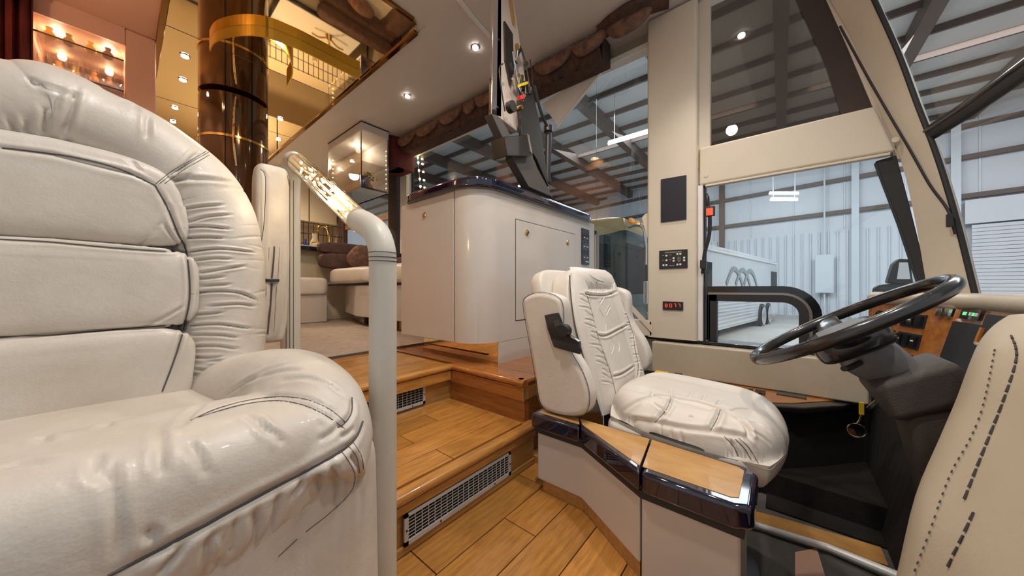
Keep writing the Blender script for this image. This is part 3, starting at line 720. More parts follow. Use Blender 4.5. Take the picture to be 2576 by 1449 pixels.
def bracket():
    t = thing('lift_bracket', 'black and steel television lift arm with wires standing on the navy countertop', 'bracket', (1.5, 1.07, 1.22))
    def q(x, y, yy=1.065): return P(x, y, 'Y', yy)
    MB().prism([q(1236, 285), q(1262, 300), q(1288, 345), q(1330, 350), q(1345, 410), q(1392, 497), q(1330, 470), q(1280, 380)], (0, .05, 0)).obj('arm', 'column_plastic', t, bevel=.003)
    MB().prism([q(1268, 343, 1.03), q(1328, 338, 1.03), q(1338, 392, 1.03), q(1276, 392, 1.03)], (0, .09, 0)).obj('motor_box', 'black_gloss', t, bevel=.003)
    MB().prism([q(1326, 336, 1.028), q(1331, 340, 1.028), q(1340, 388, 1.028), q(1334, 380, 1.028)], (0, .09, 0)).obj('side_plate', 'chrome', t)
    MB().prism([q(1306, 250), q(1340, 225), q(1362, 330), q(1380, 470), q(1350, 400), q(1312, 340)], (0, .02, 0)).obj('steel_plate', 'dark_metal', t, bevel=.002)
    s = MB().loft([q(1380, 325, 1.09), q(1377, 455, 1.09)], .019, 14).obj('gas_strut', 'black_plastic', t)
    MB().loft([q(1379, 318, 1.09), q(1379, 332, 1.09)], .027, 14).obj('strut_collar', 'dark_metal', t); MB().loft([q(1377, 455, 1.09), q(1378, 490, 1.09)], .008, 10).obj('strut_rod', 'chrome', t)
    MB().loft([q(1376, 452, 1.085), q(1376, 460, 1.085)], .025, 14).obj('strut_collar', 'black_plastic', t)
    MB().loft(curve_pts([q(1345, 215), q(1352, 250), q(1362, 285), q(1376, 318)], 5), .009, 8).obj('hose', 'black_rubber', t)
    MB().disc(q(1280, 272, 1.05), (0, -1, 0), .028, .03, 16).obj('pivot', 'dark_metal', t); MB().disc(q(1300, 275, 1.05), (0, -1, 0), .012, .035, 12).obj('pivot_cap', 'brass', t)
    for pts in (((1265, 160), (1256, 175), (1262, 230), (1270, 280)), ((1290, 130), (1298, 180), (1308, 225), (1322, 242)), ((1308, 115), (1320, 150), (1328, 190), (1332, 220)), ((1333, 150), (1338, 180), (1340, 210), (1344, 232))):
        MB().loft(curve_pts([q(x, y, 1.05) for x, y in pts], 6), .0035, 6).obj('wire', 'dark_metal' if pts[0][0] != 1290 else 'chrome', t)
    rr = random.Random(3)
    for k in range(16):
        x = 1288+rr.random()*48; y = 130+rr.random()*110; a = q(x, y, 1.045+rr.random()*.03)
        MB().loft([a, a+Vector((rr.uniform(-.02, .02), rr.uniform(-.01, .01), rr.uniform(-.06, .06)))], rr.uniform(.005, .012), 8).obj('linkage', rr.choice(['chrome', 'dark_metal', 'black_plastic', 'brass']), t)
    MB().prism([q(1310, 210, 1.03), q(1328, 204, 1.03), q(1328, 211, 1.03), q(1310, 217, 1.03)], (0, .02, 0)).obj('yellow_tag', 'yellow', t)
    MB().prism([q(1308, 240, 1.03), q(1320, 238, 1.03), q(1321, 247, 1.03), q(1310, 250, 1.03)], (0, .02, 0)).obj('red_connector', 'red', t)
    return t
bracket()

# ---------------------------------------------------------------- leather wrapped stair handrail with lit acrylic tube
def handrail():
    t = thing('stair_handrail', 'cream leather wrapped stair handrail with a lit crystal tube section', 'handrail', (.38, .695, 0))
    X = .432; K_ = .88
    def fit(mb):
        for i, p in enumerate(mb.v): mb.v[i] = Vector((p.x*K_, p.y*K_, p.z if p.z < .05 else CZ+(p.z-CZ)*K_))
        return mb
    low = curve_pts([(X, .79, .0), (X, .79, .30), (X, .79, .60), (X, .79, .76), (X, .797, .806), (X, .820, .842), (X, .862, .868), (X, .925, .893)], 5)
    fit(MB().loft(low, .0335, 24)).obj('lower_post', 'rail_leather', t, smooth=True, angle=80)
    for z in (.768, .778, .790): fit(MB().loft([(X+math.cos(a)*.0342, .79+math.sin(a)*.0342, z) for a in [2*math.pi*k/28 for k in range(28)]], .0011, 5, closed=True)).obj('stitch_line', 'seam', t)
    A = Vector((X, .915, .888)); B = Vector((X, 1.425, 1.180)); d = (B-A).normalized()
    fit(MB().loft([A, B], .0355, 24, cap=False)).obj('acrylic_tube', 'acrylic', t, smooth=True)
    u = Vector((1, 0, 0)); v = d.cross(u).normalized()
    for k in range(10):
        a = 2*math.pi*k/10; o = (u*math.cos(a)+v*math.sin(a))*.0285
        fit(MB().loft([A+o, B+o], .0030, 8)).obj('acrylic_rod', 'acrylic', t, smooth=True)
    L = (B-A).length; rr = random.Random(5)
    for k in range(30):
        s = L*(.06+.88*(k+.5)/30); a = k*2.4; p = A+d*s+(u*math.cos(a)+v*math.sin(a))*.016
        fit(MB().puff(p, (.0042, .0042, .0052), (1, 1), 10, 6)).obj('bulb', 'bulb', t, smooth=True)
    fit(MB().loft([A, B], .0035, 8)).obj('light_string', 'brass', t)
    upv = curve_pts([(X, 1.41, 1.172), (X, 1.455, 1.194), (X, 1.480, 1.192), (X, 1.495, 1.165), (X, 1.50, 1.10), (X, 1.50, .8), (X, 1.50, .2795)], 5)
    fit(MB().loft(upv, .034, 22)).obj('upper_post', 'rail_leather', t, smooth=True, angle=80)
    for da in (-.35, 0, .35):
        a = math.radians(250)+da; fit(MB().loft([(X+math.cos(a)*.0345, 1.50+math.sin(a)*.0345, z) for z in (.29, .7, 1.12)], .0012, 5)).obj('stitch_line', 'seam', t)
    l = light('handrail_glow', 'POINT', (X, 1.17, 1.035), 1.3, (1, .78, .45), .03); l.parent = t; l.location = (0, .335, .995)
handrail()

# ---------------------------------------------------------------- big armchair on the left
def armchair():
    t = thing('armchair', 'big cream leather armchair with puffy channelled back, left of the handrail', 'armchair', (-.08, .86, 0))
    xc = -.085; SC = .95
    def fit(mb):       # whole chair a touch smaller, so that it clears the handrail
        for i, p in enumerate(mb.v): mb.v[i] = Vector((p.x*SC, p.y*SC, CZ+(p.z-CZ)*SC))
        return mb
    def yb(z): return 1.165+.05*(z-.5)
    half = [(.262, .40), (.266, .55), (.264, .70), (.254, .83), (.220, .942), (.135, 1.024), (.03, 1.066)]
    pth = [(xc+x, yb(z), z) for x, z in half]+[(xc, yb(1.078), 1.078)]+[(xc-x, yb(z), z) for x, z in reversed(half)]
    pp = curve_pts(pth, 60)
    rl = lerp_list([(a, a*1.02) for a in (.086, .089, .092, .094, .094, .090, .088, .088, .088, .090, .094, .094, .092, .089, .086)], 60)
    rr = random.Random(11); cre = []
    for k in range(80):
        s_ = rr.random()
        if .28 < s_ < .72: continue
        cre.append((s_, rr.uniform(.0008, .0016), rr.uniform(.008, .022), rr.uniform(math.pi*.5, math.pi*1.5), rr.uniform(.3, .8), rr.uniform(-.008, .008)))
    def mod(s_, th):
        m = 1+.010*math.sin(s_*90+1.3*math.sin(th))
        for (c, wd, dp, a0, aw, sk) in cre:
            da = (th-a0+math.pi) % (2*math.pi)-math.pi
            if abs(da) > aw*1.6: continue
            x = (s_-c-sk*da)/wd
            if abs(x) < 4: m -= dp*math.exp(-x*x)*math.exp(-(da/aw)**2)
        return m
    bol = fit(MB().loft(pp, rl, 72, mod=mod, up=(0, 1, 0))).obj('back_bolster', 'cream_leather', t, smooth=True, angle=80)
    def channel(z0, z1, hw0, hw1):
        zc, hh = (z0+z1)/2, (z1-z0)/2; rk = random.Random(int(z0*100)); ph = [rk.uniform(0, 6) for _ in range(4)]
        def wp(p):
            u = (p.z/hh+1)/2; hw = hw0+(hw1-hw0)*u
            x = p.x*hw; arch = .022*(x/.22)**2 if z1 > .9 and p.z > 0 else 0
            y = p.y*(1+.05*math.sin(x*21+ph[0])*math.sin(u*3+ph[1]))
            return Vector((x, y, p.z-arch*1.6+.002*math.sin(x*17+ph[2])))
        return fit(MB().puff((xc, yb(zc)-.030, zc), (1, .060, hh), (.42, .16), 220, 90, warp=wp)).obj('back_cushion', 'cream_leather', t, smooth=True, angle=80)
    c1 = channel(.793, 1.000, .202, .172); c2 = channel(.606, .797, .210, .210); c3 = channel(.40, .610, .190, .208)
    fit(MB().box((xc-.20, yb(.7)-.02, .38), (xc+.20, yb(.7)+.06, 1.0))).obj('back_shell', 'cream_leather', t, bevel=.02)
    def seat_w(p): return Vector((p.x, p.y, p.z+.005*math.sin(p.x*14+1)*math.cos(p.y*9)))
    st_ = fit(MB().puff((xc, .935, .388), (.25, .22, .075), (.35, .3), 130, 60, warp=seat_w)).obj('seat_cushion', 'cream_leather', t, smooth=True, angle=80)
    # front roll fused with both arms: one continuous padded skin
    body = MB()
    def froll(p):
        return Vector((p.x, p.y-.055*math.cos(min(1.5, abs(p.x+.06)*3.2)), p.z))
    body.puff((-.045, .735, .402), (.345, .125, .108), (.62, .42), 80, 36, warp=froll)
    for sgn in (1, -1):
        xs = (lambda x: x) if sgn > 0 else (lambda x: 2*xc-x)
        ap = curve_pts([(xs(.175), 1.16, .43), (xs(.205), 1.06, .440), (xs(.235), .97, .450), (xs(.248), .88, .454), (xs(.250), .80, .450), (xs(.247), .725, .434), (xs(.236), .665, .402), (xs(.215), .625, .355)], 6)
        ar = lerp_list([(.080, .080), (.090, .095), (.098, .10), (.104, .100), (.108, .099), (.108, .100), (.100, .095), (.075, .075)], 6)
        body.loft(ap, ar, 30, up=(0, 0, 1))
    rm = fit(remeshed(body, .0048, 10))
    roll = rm.obj('padded_arm_roll', 'cream_leather', t, smooth=True, angle=120)
    def skirt(p):
        f = (.5-p.z/.42)*.5
        return Vector((p.x*(1+.03*f), p.y*(1-.02*f)-.012*f-.055*math.cos(min(1.5, abs(p.x+.03)*3.0))*(1 if p.y < 0 else 0), p.z))
    sk = fit(MB().puff((-.055, .90, .205), (.405, .275, .205), (.16, .22), 320, 90, warp=skirt)).obj('base_skirt', 'cream_leather', t, smooth=True, angle=80)
    B_ = [bol, c1, c2, c3, st_, roll, sk]; bv = bvh_of(*B_)
    W = .0022
    def R(*l): return l
    gath = [((427, 577), (507, 570), (579, 577)), ((455, 600), (520, 597), (560, 600)), ((469, 635), (550, 626), (640, 635)), ((478, 657), (536, 650), (580, 652)), ((478, 690), (550, 679), (618, 668)),
            ((500, 702), (560, 696)), ((481, 740), (536, 733), (601, 737), (650, 757)), ((507, 719), (579, 715)), ((520, 770), (600, 765), (640, 772)), ((490, 792), (560, 786)), ((470, 820), (550, 816), (625, 827)), ((478, 842), (550, 843), (600, 850)),
            ((463, 874), (536, 870), (600, 879)), ((449, 892), (507, 900), (560, 898)), ((520, 908), (600, 905)), ((445, 921), (521, 932)), ((434, 940), (480, 952)), ((470, 560), (520, 545), (580, 540)), ((440, 530), (500, 520), (560, 515))]
    top = [((404, 455), (517, 450), (617, 463)), ((190, 225), (178, 285), (163, 335)), ((372, 290), (371, 348)), ((28, 300), (60, 380)), ((75, 300), (60, 350), (50, 395)), ((120, 275), (112, 340)), ((175, 350), (160, 390)), ((500, 380), (470, 410), (440, 440)),
           ((300, 250), (330, 262), (352, 280)), ((60, 200), (130, 222), (200, 245)), ((480, 440), (450, 450), (420, 462))]
    pan = [((279, 617), (300, 590), (326, 556)), ((347, 621), (380, 590), (405, 556)), ((58, 415), (80, 470), (90, 540), (87, 600)), ((40, 420), (35, 500), (30, 590)), ((148, 610), (140, 650)), ((43, 608), (50, 640)), ((205, 622), (212, 650)), ((150, 838), (155, 800)),
           ((362, 822), (420, 795), (462, 770)), ((270, 822), (310, 800), (345, 788)), ((130, 885), (135, 930), (123, 979)), ((174, 835), (172, 870)), ((260, 838), (268, 870)), ((330, 402), (350, 430)), ((160, 395), (155, 430)), ((410, 560), (430, 590), (455, 625))]
    seatc = [((268, 1058), (266, 1075)), ((105, 1095), (110, 1115)), ((395, 1075), (404, 1110), (402, 1160), (410, 1200)), ((282, 1150), (280, 1200), (290, 1260), (300, 1330), (297, 1414)), ((245, 1140), (240, 1180), (255, 1215)),
             ((470, 1110), (500, 1150), (520, 1200)), ((620, 1045), (655, 1065), (680, 1100)), ((640, 1060), (690, 1090), (712, 1118)), ((700, 960), (760, 950), (820, 965), (870, 1000)), ((560, 1000), (620, 960), (700, 935), (760, 930)), ((600, 975), (650, 940), (720, 915)),
             ((860, 1060), (840, 1085), (800, 1110)), ((855, 1098), (875, 1092), (890, 1075)), ((510, 1015), (480, 1040), (455, 1072)), ((20, 1172), (60, 1165), (130, 1160)), ((370, 1330), (385, 1350), (400, 1360))]
    skc = [((521, 1349), (515, 1400), (518, 1449)), ((590, 1305), (586, 1350), (579, 1399)), ((470, 1360), (430, 1410), (400, 1449)), ((540, 1330), (530, 1380), (540, 1430)), ((640, 1280), (645, 1340), (620, 1400)), ((700, 1240), (690, 1300), (660, 1360)), ((760, 1205), (740, 1250)),
           ((770, 1280), (740, 1330), (700, 1370)), ((830, 1165), (850, 1220), (845, 1270)), ((800, 1190), (810, 1230)), ((880, 1140), (905, 1180), (900, 1230)), ((560, 1320), (560, 1380), (550, 1440))]
    for o in (bol,): carve(o, [(g, W*1.15, .0062) for g in gath]+[(g, W*1.8, .0070) for g in top], bv=bv)
    for o in (c1, c2, c3): carve(o, [(g, W*1.3, .0040) for g in pan], bv=bv)
    for o in (roll, st_): carve(o, [(g, .0042, .0044) for g in seatc], bv=bv)
    for o in (sk, roll): carve(o, [(g, .0040, .0065) for g in skc], bv=bv)
    seams = [(((5, 372), (100, 383), (200, 398), (300, 425), (390, 466)), .0013), (((390, 466), (420, 520), (445, 580), (470, 640), (478, 740), (465, 815), (440, 900), (408, 985)), .0015),
             (((0, 602), (120, 608), (250, 620), (380, 630), (468, 634)), .0012), (((0, 846), (120, 844), (250, 832), (380, 822), (465, 816)), .0012)]
    pipe = ((912, 1060), (895, 1100), (858, 1135), (780, 1180), (700, 1222), (600, 1275), (500, 1330), (390, 1388), (270, 1449))
    for o in B_[:4]: carve(o, [(g, .0034, .006) for g, r in seams], bv=bv)
    for o in (roll, sk): carve(o, [(pipe, .005, .006)], bv=bv)
    arcs = [((480, 1058), (540, 1030), (620, 1008), (700, 998), (770, 1005), (830, 1030), (868, 1062)), ((500, 1050), (600, 1020), (690, 1008), (760, 1018), (820, 1045), (866, 1078))]
    for o in (roll,): carve(o, [(g, .0035, .003) for g in arcs]+[(((885, 1000), (885, 1035), (870, 1062), (850, 1075)), .004, .005)], bv=bv)
    bv = bvh_of(*B_)
    def S(pix, r=.0012, lift=.0003, nm='seam', m='seam'): seam(nm, bv, pix, r, m, t, lift)
    for g, r in seams: S(g, r)
    for g in gath[:3]+gath[6:7]+gath[10:11]: S(g, .0005, .0)
    for o in (0, 9, 22): S(((392+o, 462), (440+o*1.2, 425), (500+o*1.2, 392-o*.1), (530+o*1.3, 372)), .0006)
    S(arcs[0], .0006, nm='stitch_line'); S(arcs[1], .0006, nm='stitch_line')
    S(((885, 1000), (885, 1035), (870, 1062), (850, 1075)), .0011)
    S(pipe, .0019, nm='piping')
    S(((858, 1135), (880, 1165), (893, 1200), (880, 1240), (830, 1290), (760, 1345), (700, 1400)), .0006, nm='stitch_line')
    S(((875, 1120), (897, 1150), (905, 1190)), .0005, nm='stitch_line'); S(((885, 1108), (908, 1145), (915, 1180)), .0005, nm='stitch_line')
    def fw(p):
        f = (p.z/.30); k = 1 if f > -.3 else 1-.30*(-.3-f)
        return Vector((p.x*k, p.y*(1 if f > -.2 else 1-.3*(-.2-f)), p.z))
    fa = fit(MB().puff((.322, 1.315, .812), (.048, .040, .292), (.22, .5), 90, 80, warp=fw)).obj('folded_armrest', 'cream_leather', t, smooth=True, angle=80)
    l1 = ((655, 425), (668, 450), (664, 560), (655, 640), (662, 760), (668, 850)); l2 = ((722, 440), (728, 480), (728, 600), (718, 700), (714, 800), (705, 850)); l3 = ((690, 620), (688, 660), (684, 700)); l4 = ((684, 712), (680, 770), (673, 840))
    carve(fa, [(l1, .003, .003), (l2, .003, .003), (l3, .004, .006), (l4, .005, .008)])
    bf = bvh_of(fa)
    for g, r in ((l1, .0009), (l2, .0009), (l3, .0022), (l4, .0026)): seam('seam', bf, g, r, 'seam', fa, .0003)
    for dx in (-13, 13): seam('stitch_line', bf, ((690+dx, 622), (686+dx, 700)), .0005, 'seam', fa, .0003); seam('stitch_line', bf, ((683+dx, 720), (676+dx, 835)), .0005, 'seam', fa, .0003)
    p = P(683, 705, 'Y', 1.274*SC); MB().box(p+Vector((-.020, -.003, -.005)), p+Vector((.020, .004, .005))).obj('belt_slot', 'black_gloss', fa, bevel=.002)
    return t
armchair()

# ---------------------------------------------------------------- driver seat
def driver_seat():
    t = thing('driver_seat', 'tufted cream leather driver seat behind the steering wheel', 'seat', (1.25, .3, -.22))
    # back: plane leaning backwards
    O = Vector((1.275, .475, .255)); U = Vector((1, 0, 0)); V = Vector((.02, .30, .955)).normalized(); N = U.cross(V).normalized()   # N points rearwards? make it face the driver (-Y)
    if N.y > 0: N = -N
    def bp(u, v, h=0): return O+U*u+V*v+N*h
    H = .555
    def hwid(v): return .222+.020*math.sin(math.pi*min(1, v/H))-.055*max(0, (v/H-.55)/.45)**1.5
    # shell pad
    def shell(name, dh, th, grow, m='seat_leather', v0=0, v1=H):
        mb = MB(); R = 26; K = 40
        def f(p):
            v = v0+(v1-v0)*(p.z+1)/2; hw = hwid(v)+grow
            return bp(p.x*hw, v, dh+p.y*th)-O
        return mb.puff(O, (1, 1, 1), (.30, .30), 56, 40, warp=f).obj(name, m, t, smooth=True, angle=80)
    sh = shell('back_shell', -.045, .050, .004)
    # quilted face: height field with gathered border
    rr = random.Random(21)
    wr_ = [(rr.random(), rr.uniform(.004, .009), rr.uniform(.002, .0045)) for _ in range(70)]
    def face(s_u, s_v):
        return 0
    nu, nv = 170, 220; mb = MB()
    for j in range(nv+1):
        v = H*(.01+.98*j/nv); hw = hwid(v)*1.0
        for i in range(nu+1):
            a = -1+2*i/nu; x = a*hw
            edge = 1-abs(a)**6; vv = v/H; edge *= (1-abs(2*vv-1)**9)
            h = .020*edge**.5
            cx = .128-.030*max(0, (vv-.55)/.45); topv, bot = .82*H, .06*H
            dx = abs(x)-cx; dv = max(v-topv, bot-v); dd = max(dx, dv)
            h += .014*math.sin(min(1, max(0, dd)/.09)*math.pi)**.8 if dd > 0 else .008*min(1, -dd/.05)
            mb.v.append(bp(x, v, h-.002+.008))
    for j in range(nv):
        for i in range(nu): k = j*(nu+1)+i; mb.f.append((k, k+1, k+nu+2, k+nu+1))
    bc = mb.obj('back_cushion', 'seat_leather', t, smooth=True, angle=80)
    # outer edge seam
    pts = [bp(s*hwid(v)*1.01, v, .004) for s, vs_ in ((-1, [H*k/14 for k in range(0, 14)]),) for v in vs_]
    MB().loft(pts, .0022, 6).obj('seam', 'seam', t, smooth=True)
    # rear shell (second pad behind)
    def f2(p): return Vector((p.x*.225, p.y*.035, p.z*.235))
    rot = Matrix((U, V.cross(U).normalized() if False else -N, V)).transposed()
    MB().puff(O+V*.345-N*.120+U*(-.035), (.215, .034, .235), (.35, .35), 40, 26, rot=rot).obj('rear_shell', 'seat_leather', t, smooth=True, angle=80)
    # seat cushion: height field puff
    cx0, cx1, cy0, cy1 = .980, 1.50, -.018, .47
    nu = nv = 190; mb = MB(); rr = random.Random(5); wr2 = [(rr.random(), rr.uniform(.003, .007), rr.uniform(.0015, .0035)) for _ in range(60)]
    def top(a, b):      # a,b in -1..1 ; b=-1 front
        x = a; y = b; r8 = (abs(a)**5+abs(b)**5)**(1/5)
        e = max(0, 1-r8**7); h = .072*e**.42
        ca = abs(a)-.50; cb = max(abs(b+.05)-.62, 0) if b < 0 else b-2
        dd = max(ca, abs(b)-.66 if b < 0 else -1)
        if dd < 0: h += .006*min(1, -dd/.2)
        else: h += .010*math.sin(min(1, dd/.4)*math.pi)
        h -= .020*max(0, -b-.5)**2*2
        return h
    for side in (1, -1):
        base = len(mb.v)
        for j in range(nv+1):
            for i in range(nu+1):
                a = -1+2*i/nu; b = -1+2*j/nv
                # squircle mapping
                qa = a*math.sqrt(max(0, 1-.30*b*b)); qb = b*math.sqrt(max(0, 1-.30*a*a))
                x = (cx0+cx1)/2+qa*(cx1-cx0)/2; y = (cy0+cy1)/2+qb*(cy1-cy0)/2
                ee = max(0, 1-max(abs(a), abs(b))**8)**.5
                z = .272+top(a*.999, b*.999) if side > 0 else .272-.085*ee
                mb.v.append(Vector((x, y, z+.012*b)))
        for j in range(nv):
            for i in range(nu):
                k = base+j*(nu+1)+i; q = (k, k+1, k+nu+2, k+nu+1); mb.f.append(q if side > 0 else q[::-1])
    sc = mb.obj('seat_cushion', 'seat_leather', t, smooth=True, angle=80)
    bv = bvh_of(bc); bs_ = bvh_of(sc)
    ringb = [((1472, 738), (1490, 742), (1525, 742), (1560, 730)), ((1476, 740), (1490, 790), (1503, 842), (1522, 900), (1538, 945), (1550, 995)), ((1557, 732), (1572, 780), (1590, 830), (1598, 880), (1606, 925), (1598, 965)), ((1503, 842), (1525, 844), (1562, 826), (1590, 812)), ((1540, 947), (1565, 940), (1596, 920))]
    small = [((1497, 743), (1503, 752), (1508, 762)), ((1520, 742), (1514, 755), (1509, 764)), ((1523, 812), (1523, 840)), ((1534, 846), (1543, 868), (1537, 890)), ((1550, 842), (1558, 862), (1556, 885)), ((1506, 775), (1520, 800)), ((1535, 770), (1524, 792)), ((1548, 900), (1556, 925)), ((1565, 935), (1572, 955)), ((1560, 1000), (1566, 975)), ((1480, 690), (1500, 705), (1520, 712)), ((1510, 700), (1512, 722)), ((1540, 712), (1530, 728))]
    for k in range(15):
        u = (k+.5)/15; x = 1476+70*u; y = 742+235*u; small.append(((x-1, y), (x-10, y-7), (x-20-6*(k % 3), y-10-5*(k % 2))))
    for k in range(10):
        u = (k+.5)/10; x = 1560+42*u; y = 742+200*u; small.append(((x+1, y), (x+14, y-3+3*(k % 2)), (x+24, y+1)))
    for k in range(7):
        x = 1480+11*k; small.append(((x, 736), (x-3+2*(k % 3), 722), (x-6+k, 706+5*(k % 2))))
    carve(bc, [(g, .0042, .0105) for g in ringb[:3]]+[(g, .0038, .0085) for g in ringb[3:]]+[(g, .0026, .0036) for g in small])
    rings = [((1560, 1040), (1600, 1012), (1632, 999), (1665, 994), (1705, 1002), (1760, 1012), (1808, 1028), (1850, 1048)), ((1540, 1052), (1600, 1056), (1650, 1063), (1720, 1076), (1786, 1084), (1850, 1094), (1885, 1104)), ((1688, 1001), (1676, 1030), (1647, 1063)), ((1812, 1030), (1803, 1055), (1787, 1083)), ((1852, 1050), (1880, 1075), (1886, 1103))]
    sm2 = [((1632, 984), (1641, 997)), ((1687, 976), (1690, 988), (1691, 1001)), ((1744, 982), (1737, 993), (1731, 1003)), ((1775, 992), (1765, 1008)), ((1661, 1064), (1663, 1090)), ((1687, 1080), (1691, 1098)), ((1708, 1080), (1714, 1098), (1721, 1113)), ((1822, 1098), (1845, 1123), (1858, 1150), (1866, 1175)), ((1848, 1104), (1874, 1130), (1892, 1162)), ((1858, 1102), (1885, 1128), (1908, 1166)), ((1868, 1100), (1895, 1125), (1922, 1165)), ((1838, 1104), (1850, 1130)), ((1733, 1048), (1744, 1050)), ((1700, 1130), (1740, 1140)), ((1880, 1060), (1910, 1068), (1935, 1085)), ((1890, 1085), (1920, 1100), (1940, 1120)), ((1835, 1035), (1860, 1028), (1890, 1030)), ((1800, 1020), (1815, 1005)), ((1600, 1075), (1640, 1082)), ((1560, 1065), (1580, 1080)), ((1640, 1012), (1665, 1030), (1672, 1042))]
    carve(sc, [(g, .0055, .0095) for g in rings]+[(g, .0034, .0042) for g in sm2])
    bv = bvh_of(bc); bs_ = bvh_of(sc)
    for pix in ringb: seam('seam', bv, pix, .0008, 'seam', t, .0002)
    for pix in (rings[2], rings[3], sm2[7], sm2[8], sm2[9]): seam('seam', bs_, pix, .0009, 'seam', t, .0002)
    MB().puff((1.21, .245, .238), (.222, .205, .042), (.4, .3), 60, 16).obj('seat_pan', 'seat_leather', t, smooth=True, angle=80)
    # folded up armrest with switch box on the aisle side
    ar_prof = [(.720, .655), (.700, .690), (.640, .705), (.575, .690), (.552, .655), (.548, .560), (.520, .500), (.480, .440), (.458, .370), (.470, .310), (.520, .282), (.600, .275), (.648, .300), (.668, .40), (.695, .53)]
    pr = curve_pts([(.925, y, .277+(z-.275)*.95) for y, z in ar_prof], 5, closed=True)
    ar = MB().prism(pr, (.068, 0, 0)).obj('armrest', 'seat_leather', t, bevel=.022, bseg=5)
    MB().loft([p+Vector((.006, 0, 0)) for p in pr], .0012, 5, closed=True).obj('seam', 'seam', ar, smooth=True)
    X = .922
    def q(x, y, xx=X): return P(x, y, 'X', xx)
    sb = MB().prism([q(1376, 792, .93), q(1408, 786, .93), q(1420, 822, .93), q(1432, 838, .93), q(1462, 858, .93), q(1465, 890, .93), q(1400, 872, .93), q(1384, 828, .93)], (-.018, 0, 0)).obj('switch_box', 'black_gloss', ar, bevel=.003)
    MB().prism([q(1438, 866, .912), q(1462, 858, .912), q(1465, 888, .912), q(1440, 888, .912)], (-.006, 0, 0)).obj('pocket_front', 'navy', sb) if False else None
    MB().prism([q(1394, 806, .908), q(1404, 804, .908), q(1409, 818, .908), q(1398, 822, .908)], (-.003, 0, 0)).obj('rocker', 'column_plastic', ar)
    kp = q(1420, 832, .905); MB().loft([kp+Vector((.01, 0, 0)), kp+Vector((-.014, 0, 0))], [.021, .019], 26, mod=lambda s, th: 1+.05*math.sin(13*th)).obj('knob', 'black_plastic', ar, smooth=True, angle=25)
    # far armrest glimpse and pedestal
    ar2 = MB().prism([p+Vector((.60, .0, .02)) for p in pr], (.06, 0, 0)).obj('armrest', 'seat_leather', t, bevel=.02, bseg=4)
    MB().loft([(1.25, .25, -.22), (1.25, .25, -.19), (1.25, .25, -.18), (1.25, .25, .24)], [.2, .2, .11, .10], 24).obj('pedestal', 'black_plastic', t, smooth=True)
    return t
driver_seat()
# lap belt strap and its beige anchor behind the seat
bt = thing('seat_belt', 'beige seat belt webbing running down from the seat top to the window sill', 'seat belt', (2.1, .8, .5))
a, b = P(1562, 742, 'X', 2.12), P(1640, 826, 'X', 2.12)
MB().prism([a+Vector((0, 0, .012)), b+Vector((0, 0, .012)), b-Vector((0, 0, .030)), a-Vector((0, 0, .030))], (.004, 0, 0)).obj('webbing', 'pillar_vinyl', bt)
MB().prism([P(x, y, 'X', 2.13) for x, y in ((1560, 800), (1640, 808), (1640, 846), (1590, 842))], (.05, 0, 0)).obj('anchor_cover', 'pillar_vinyl', bt, bevel=.005)
ls = thing('sun_visor', 'cream folded leather visor peeking out left of the pilaster', 'visor', P(1625, 590, 'X', 2.14))
MB().prism([P(x, y, 'X', 2.15) for x, y in ((1613, 548), (1622, 538), (1640, 532), (1640, 625), (1624, 590))], (.03, 0, 0)).obj('pad', 'pillar_vinyl', ls, bevel=.006)

# ---------------------------------------------------------------- aisle side console with wooden top
def console():
    t = thing('seat_console', 'angled beige console with maple top and navy edge beside the driver seat', 'console', (.9, .3, -.22))
    out = [(.905, .655), (.905, .475), (.775, .255), (.775, .045), (.955, .045), (.972, .30), (.975, .52), (.975, .655)]
    def rnd(poly, r=.03):
        return poly
    wall = [(x+.008 if x < .95 else x-.01, y-.0 if y < .6 else y-.01) for x, y in out]
    wall = [(.915, .645), (.915, .478), (.785, .258), (.785, .060), (.945, .060), (.955, .30), (.965, .52), (.965, .645)]
    # rear part floats above the floor, front part reaches the footwell
    MB().prism([(x, y, .045) for x, y in (wall[0], wall[1], wall[2], (.955, .256), (.965, .52), (.965, .645))], (0, 0, .185)).obj('rear_panel', 'laminate', t, bevel=.006, bseg=3)
    MB().prism([(.786, .256, -.22), (.786, .062, -.22), (.945, .062, -.22), (.953, .256, -.22)], (0, 0, .45)).obj('front_panel', 'laminate', t, bevel=.008, bseg=3)
    MB().prism([(.93, .63, -.01), (.93, .478, -.01), (.80, .262, -.01), (.95, .262, -.01), (.955, .63, -.01)], (0, 0, .06)).obj('kick_panel', 'oak_light', t)
    # navy edged top in three sections with maple inlays
    secs = [([(.898, .662), (.898, .474), (.972, .52), (.972, .662)], [(.918, .642), (.918, .486), (.960, .512), (.960, .642)]),
            ([(.898, .4715), (.770, .2535), (.970, .285), (.972, .5175)], [(.921, .478), (.797, .262), (.956, .286), (.959, .506)]),
            ([(.770, .2510), (.770, .070), (.785, .040), (.940, .040), (.962, .062), (.970, .2825)], [(.797, .2555), (.797, .080), (.805, .066), (.930, .066), (.942, .078), (.956, .2805)])]
    for i, (o, inn) in enumerate(secs):
        MB().prism([(x, y, .222) for x, y in o], (0, 0, .050)).obj('top_section', 'navy', t, bevel=.010 if i != 2 else .012, bseg=4)
        MB().prism([(x, y, .2712) for x, y in inn], (0, 0, .0022)).obj('maple_inlay', 'maple', t, bevel=.001)
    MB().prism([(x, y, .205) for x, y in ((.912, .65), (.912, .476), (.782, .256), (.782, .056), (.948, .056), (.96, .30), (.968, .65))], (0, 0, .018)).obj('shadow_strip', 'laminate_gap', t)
    return t
console()

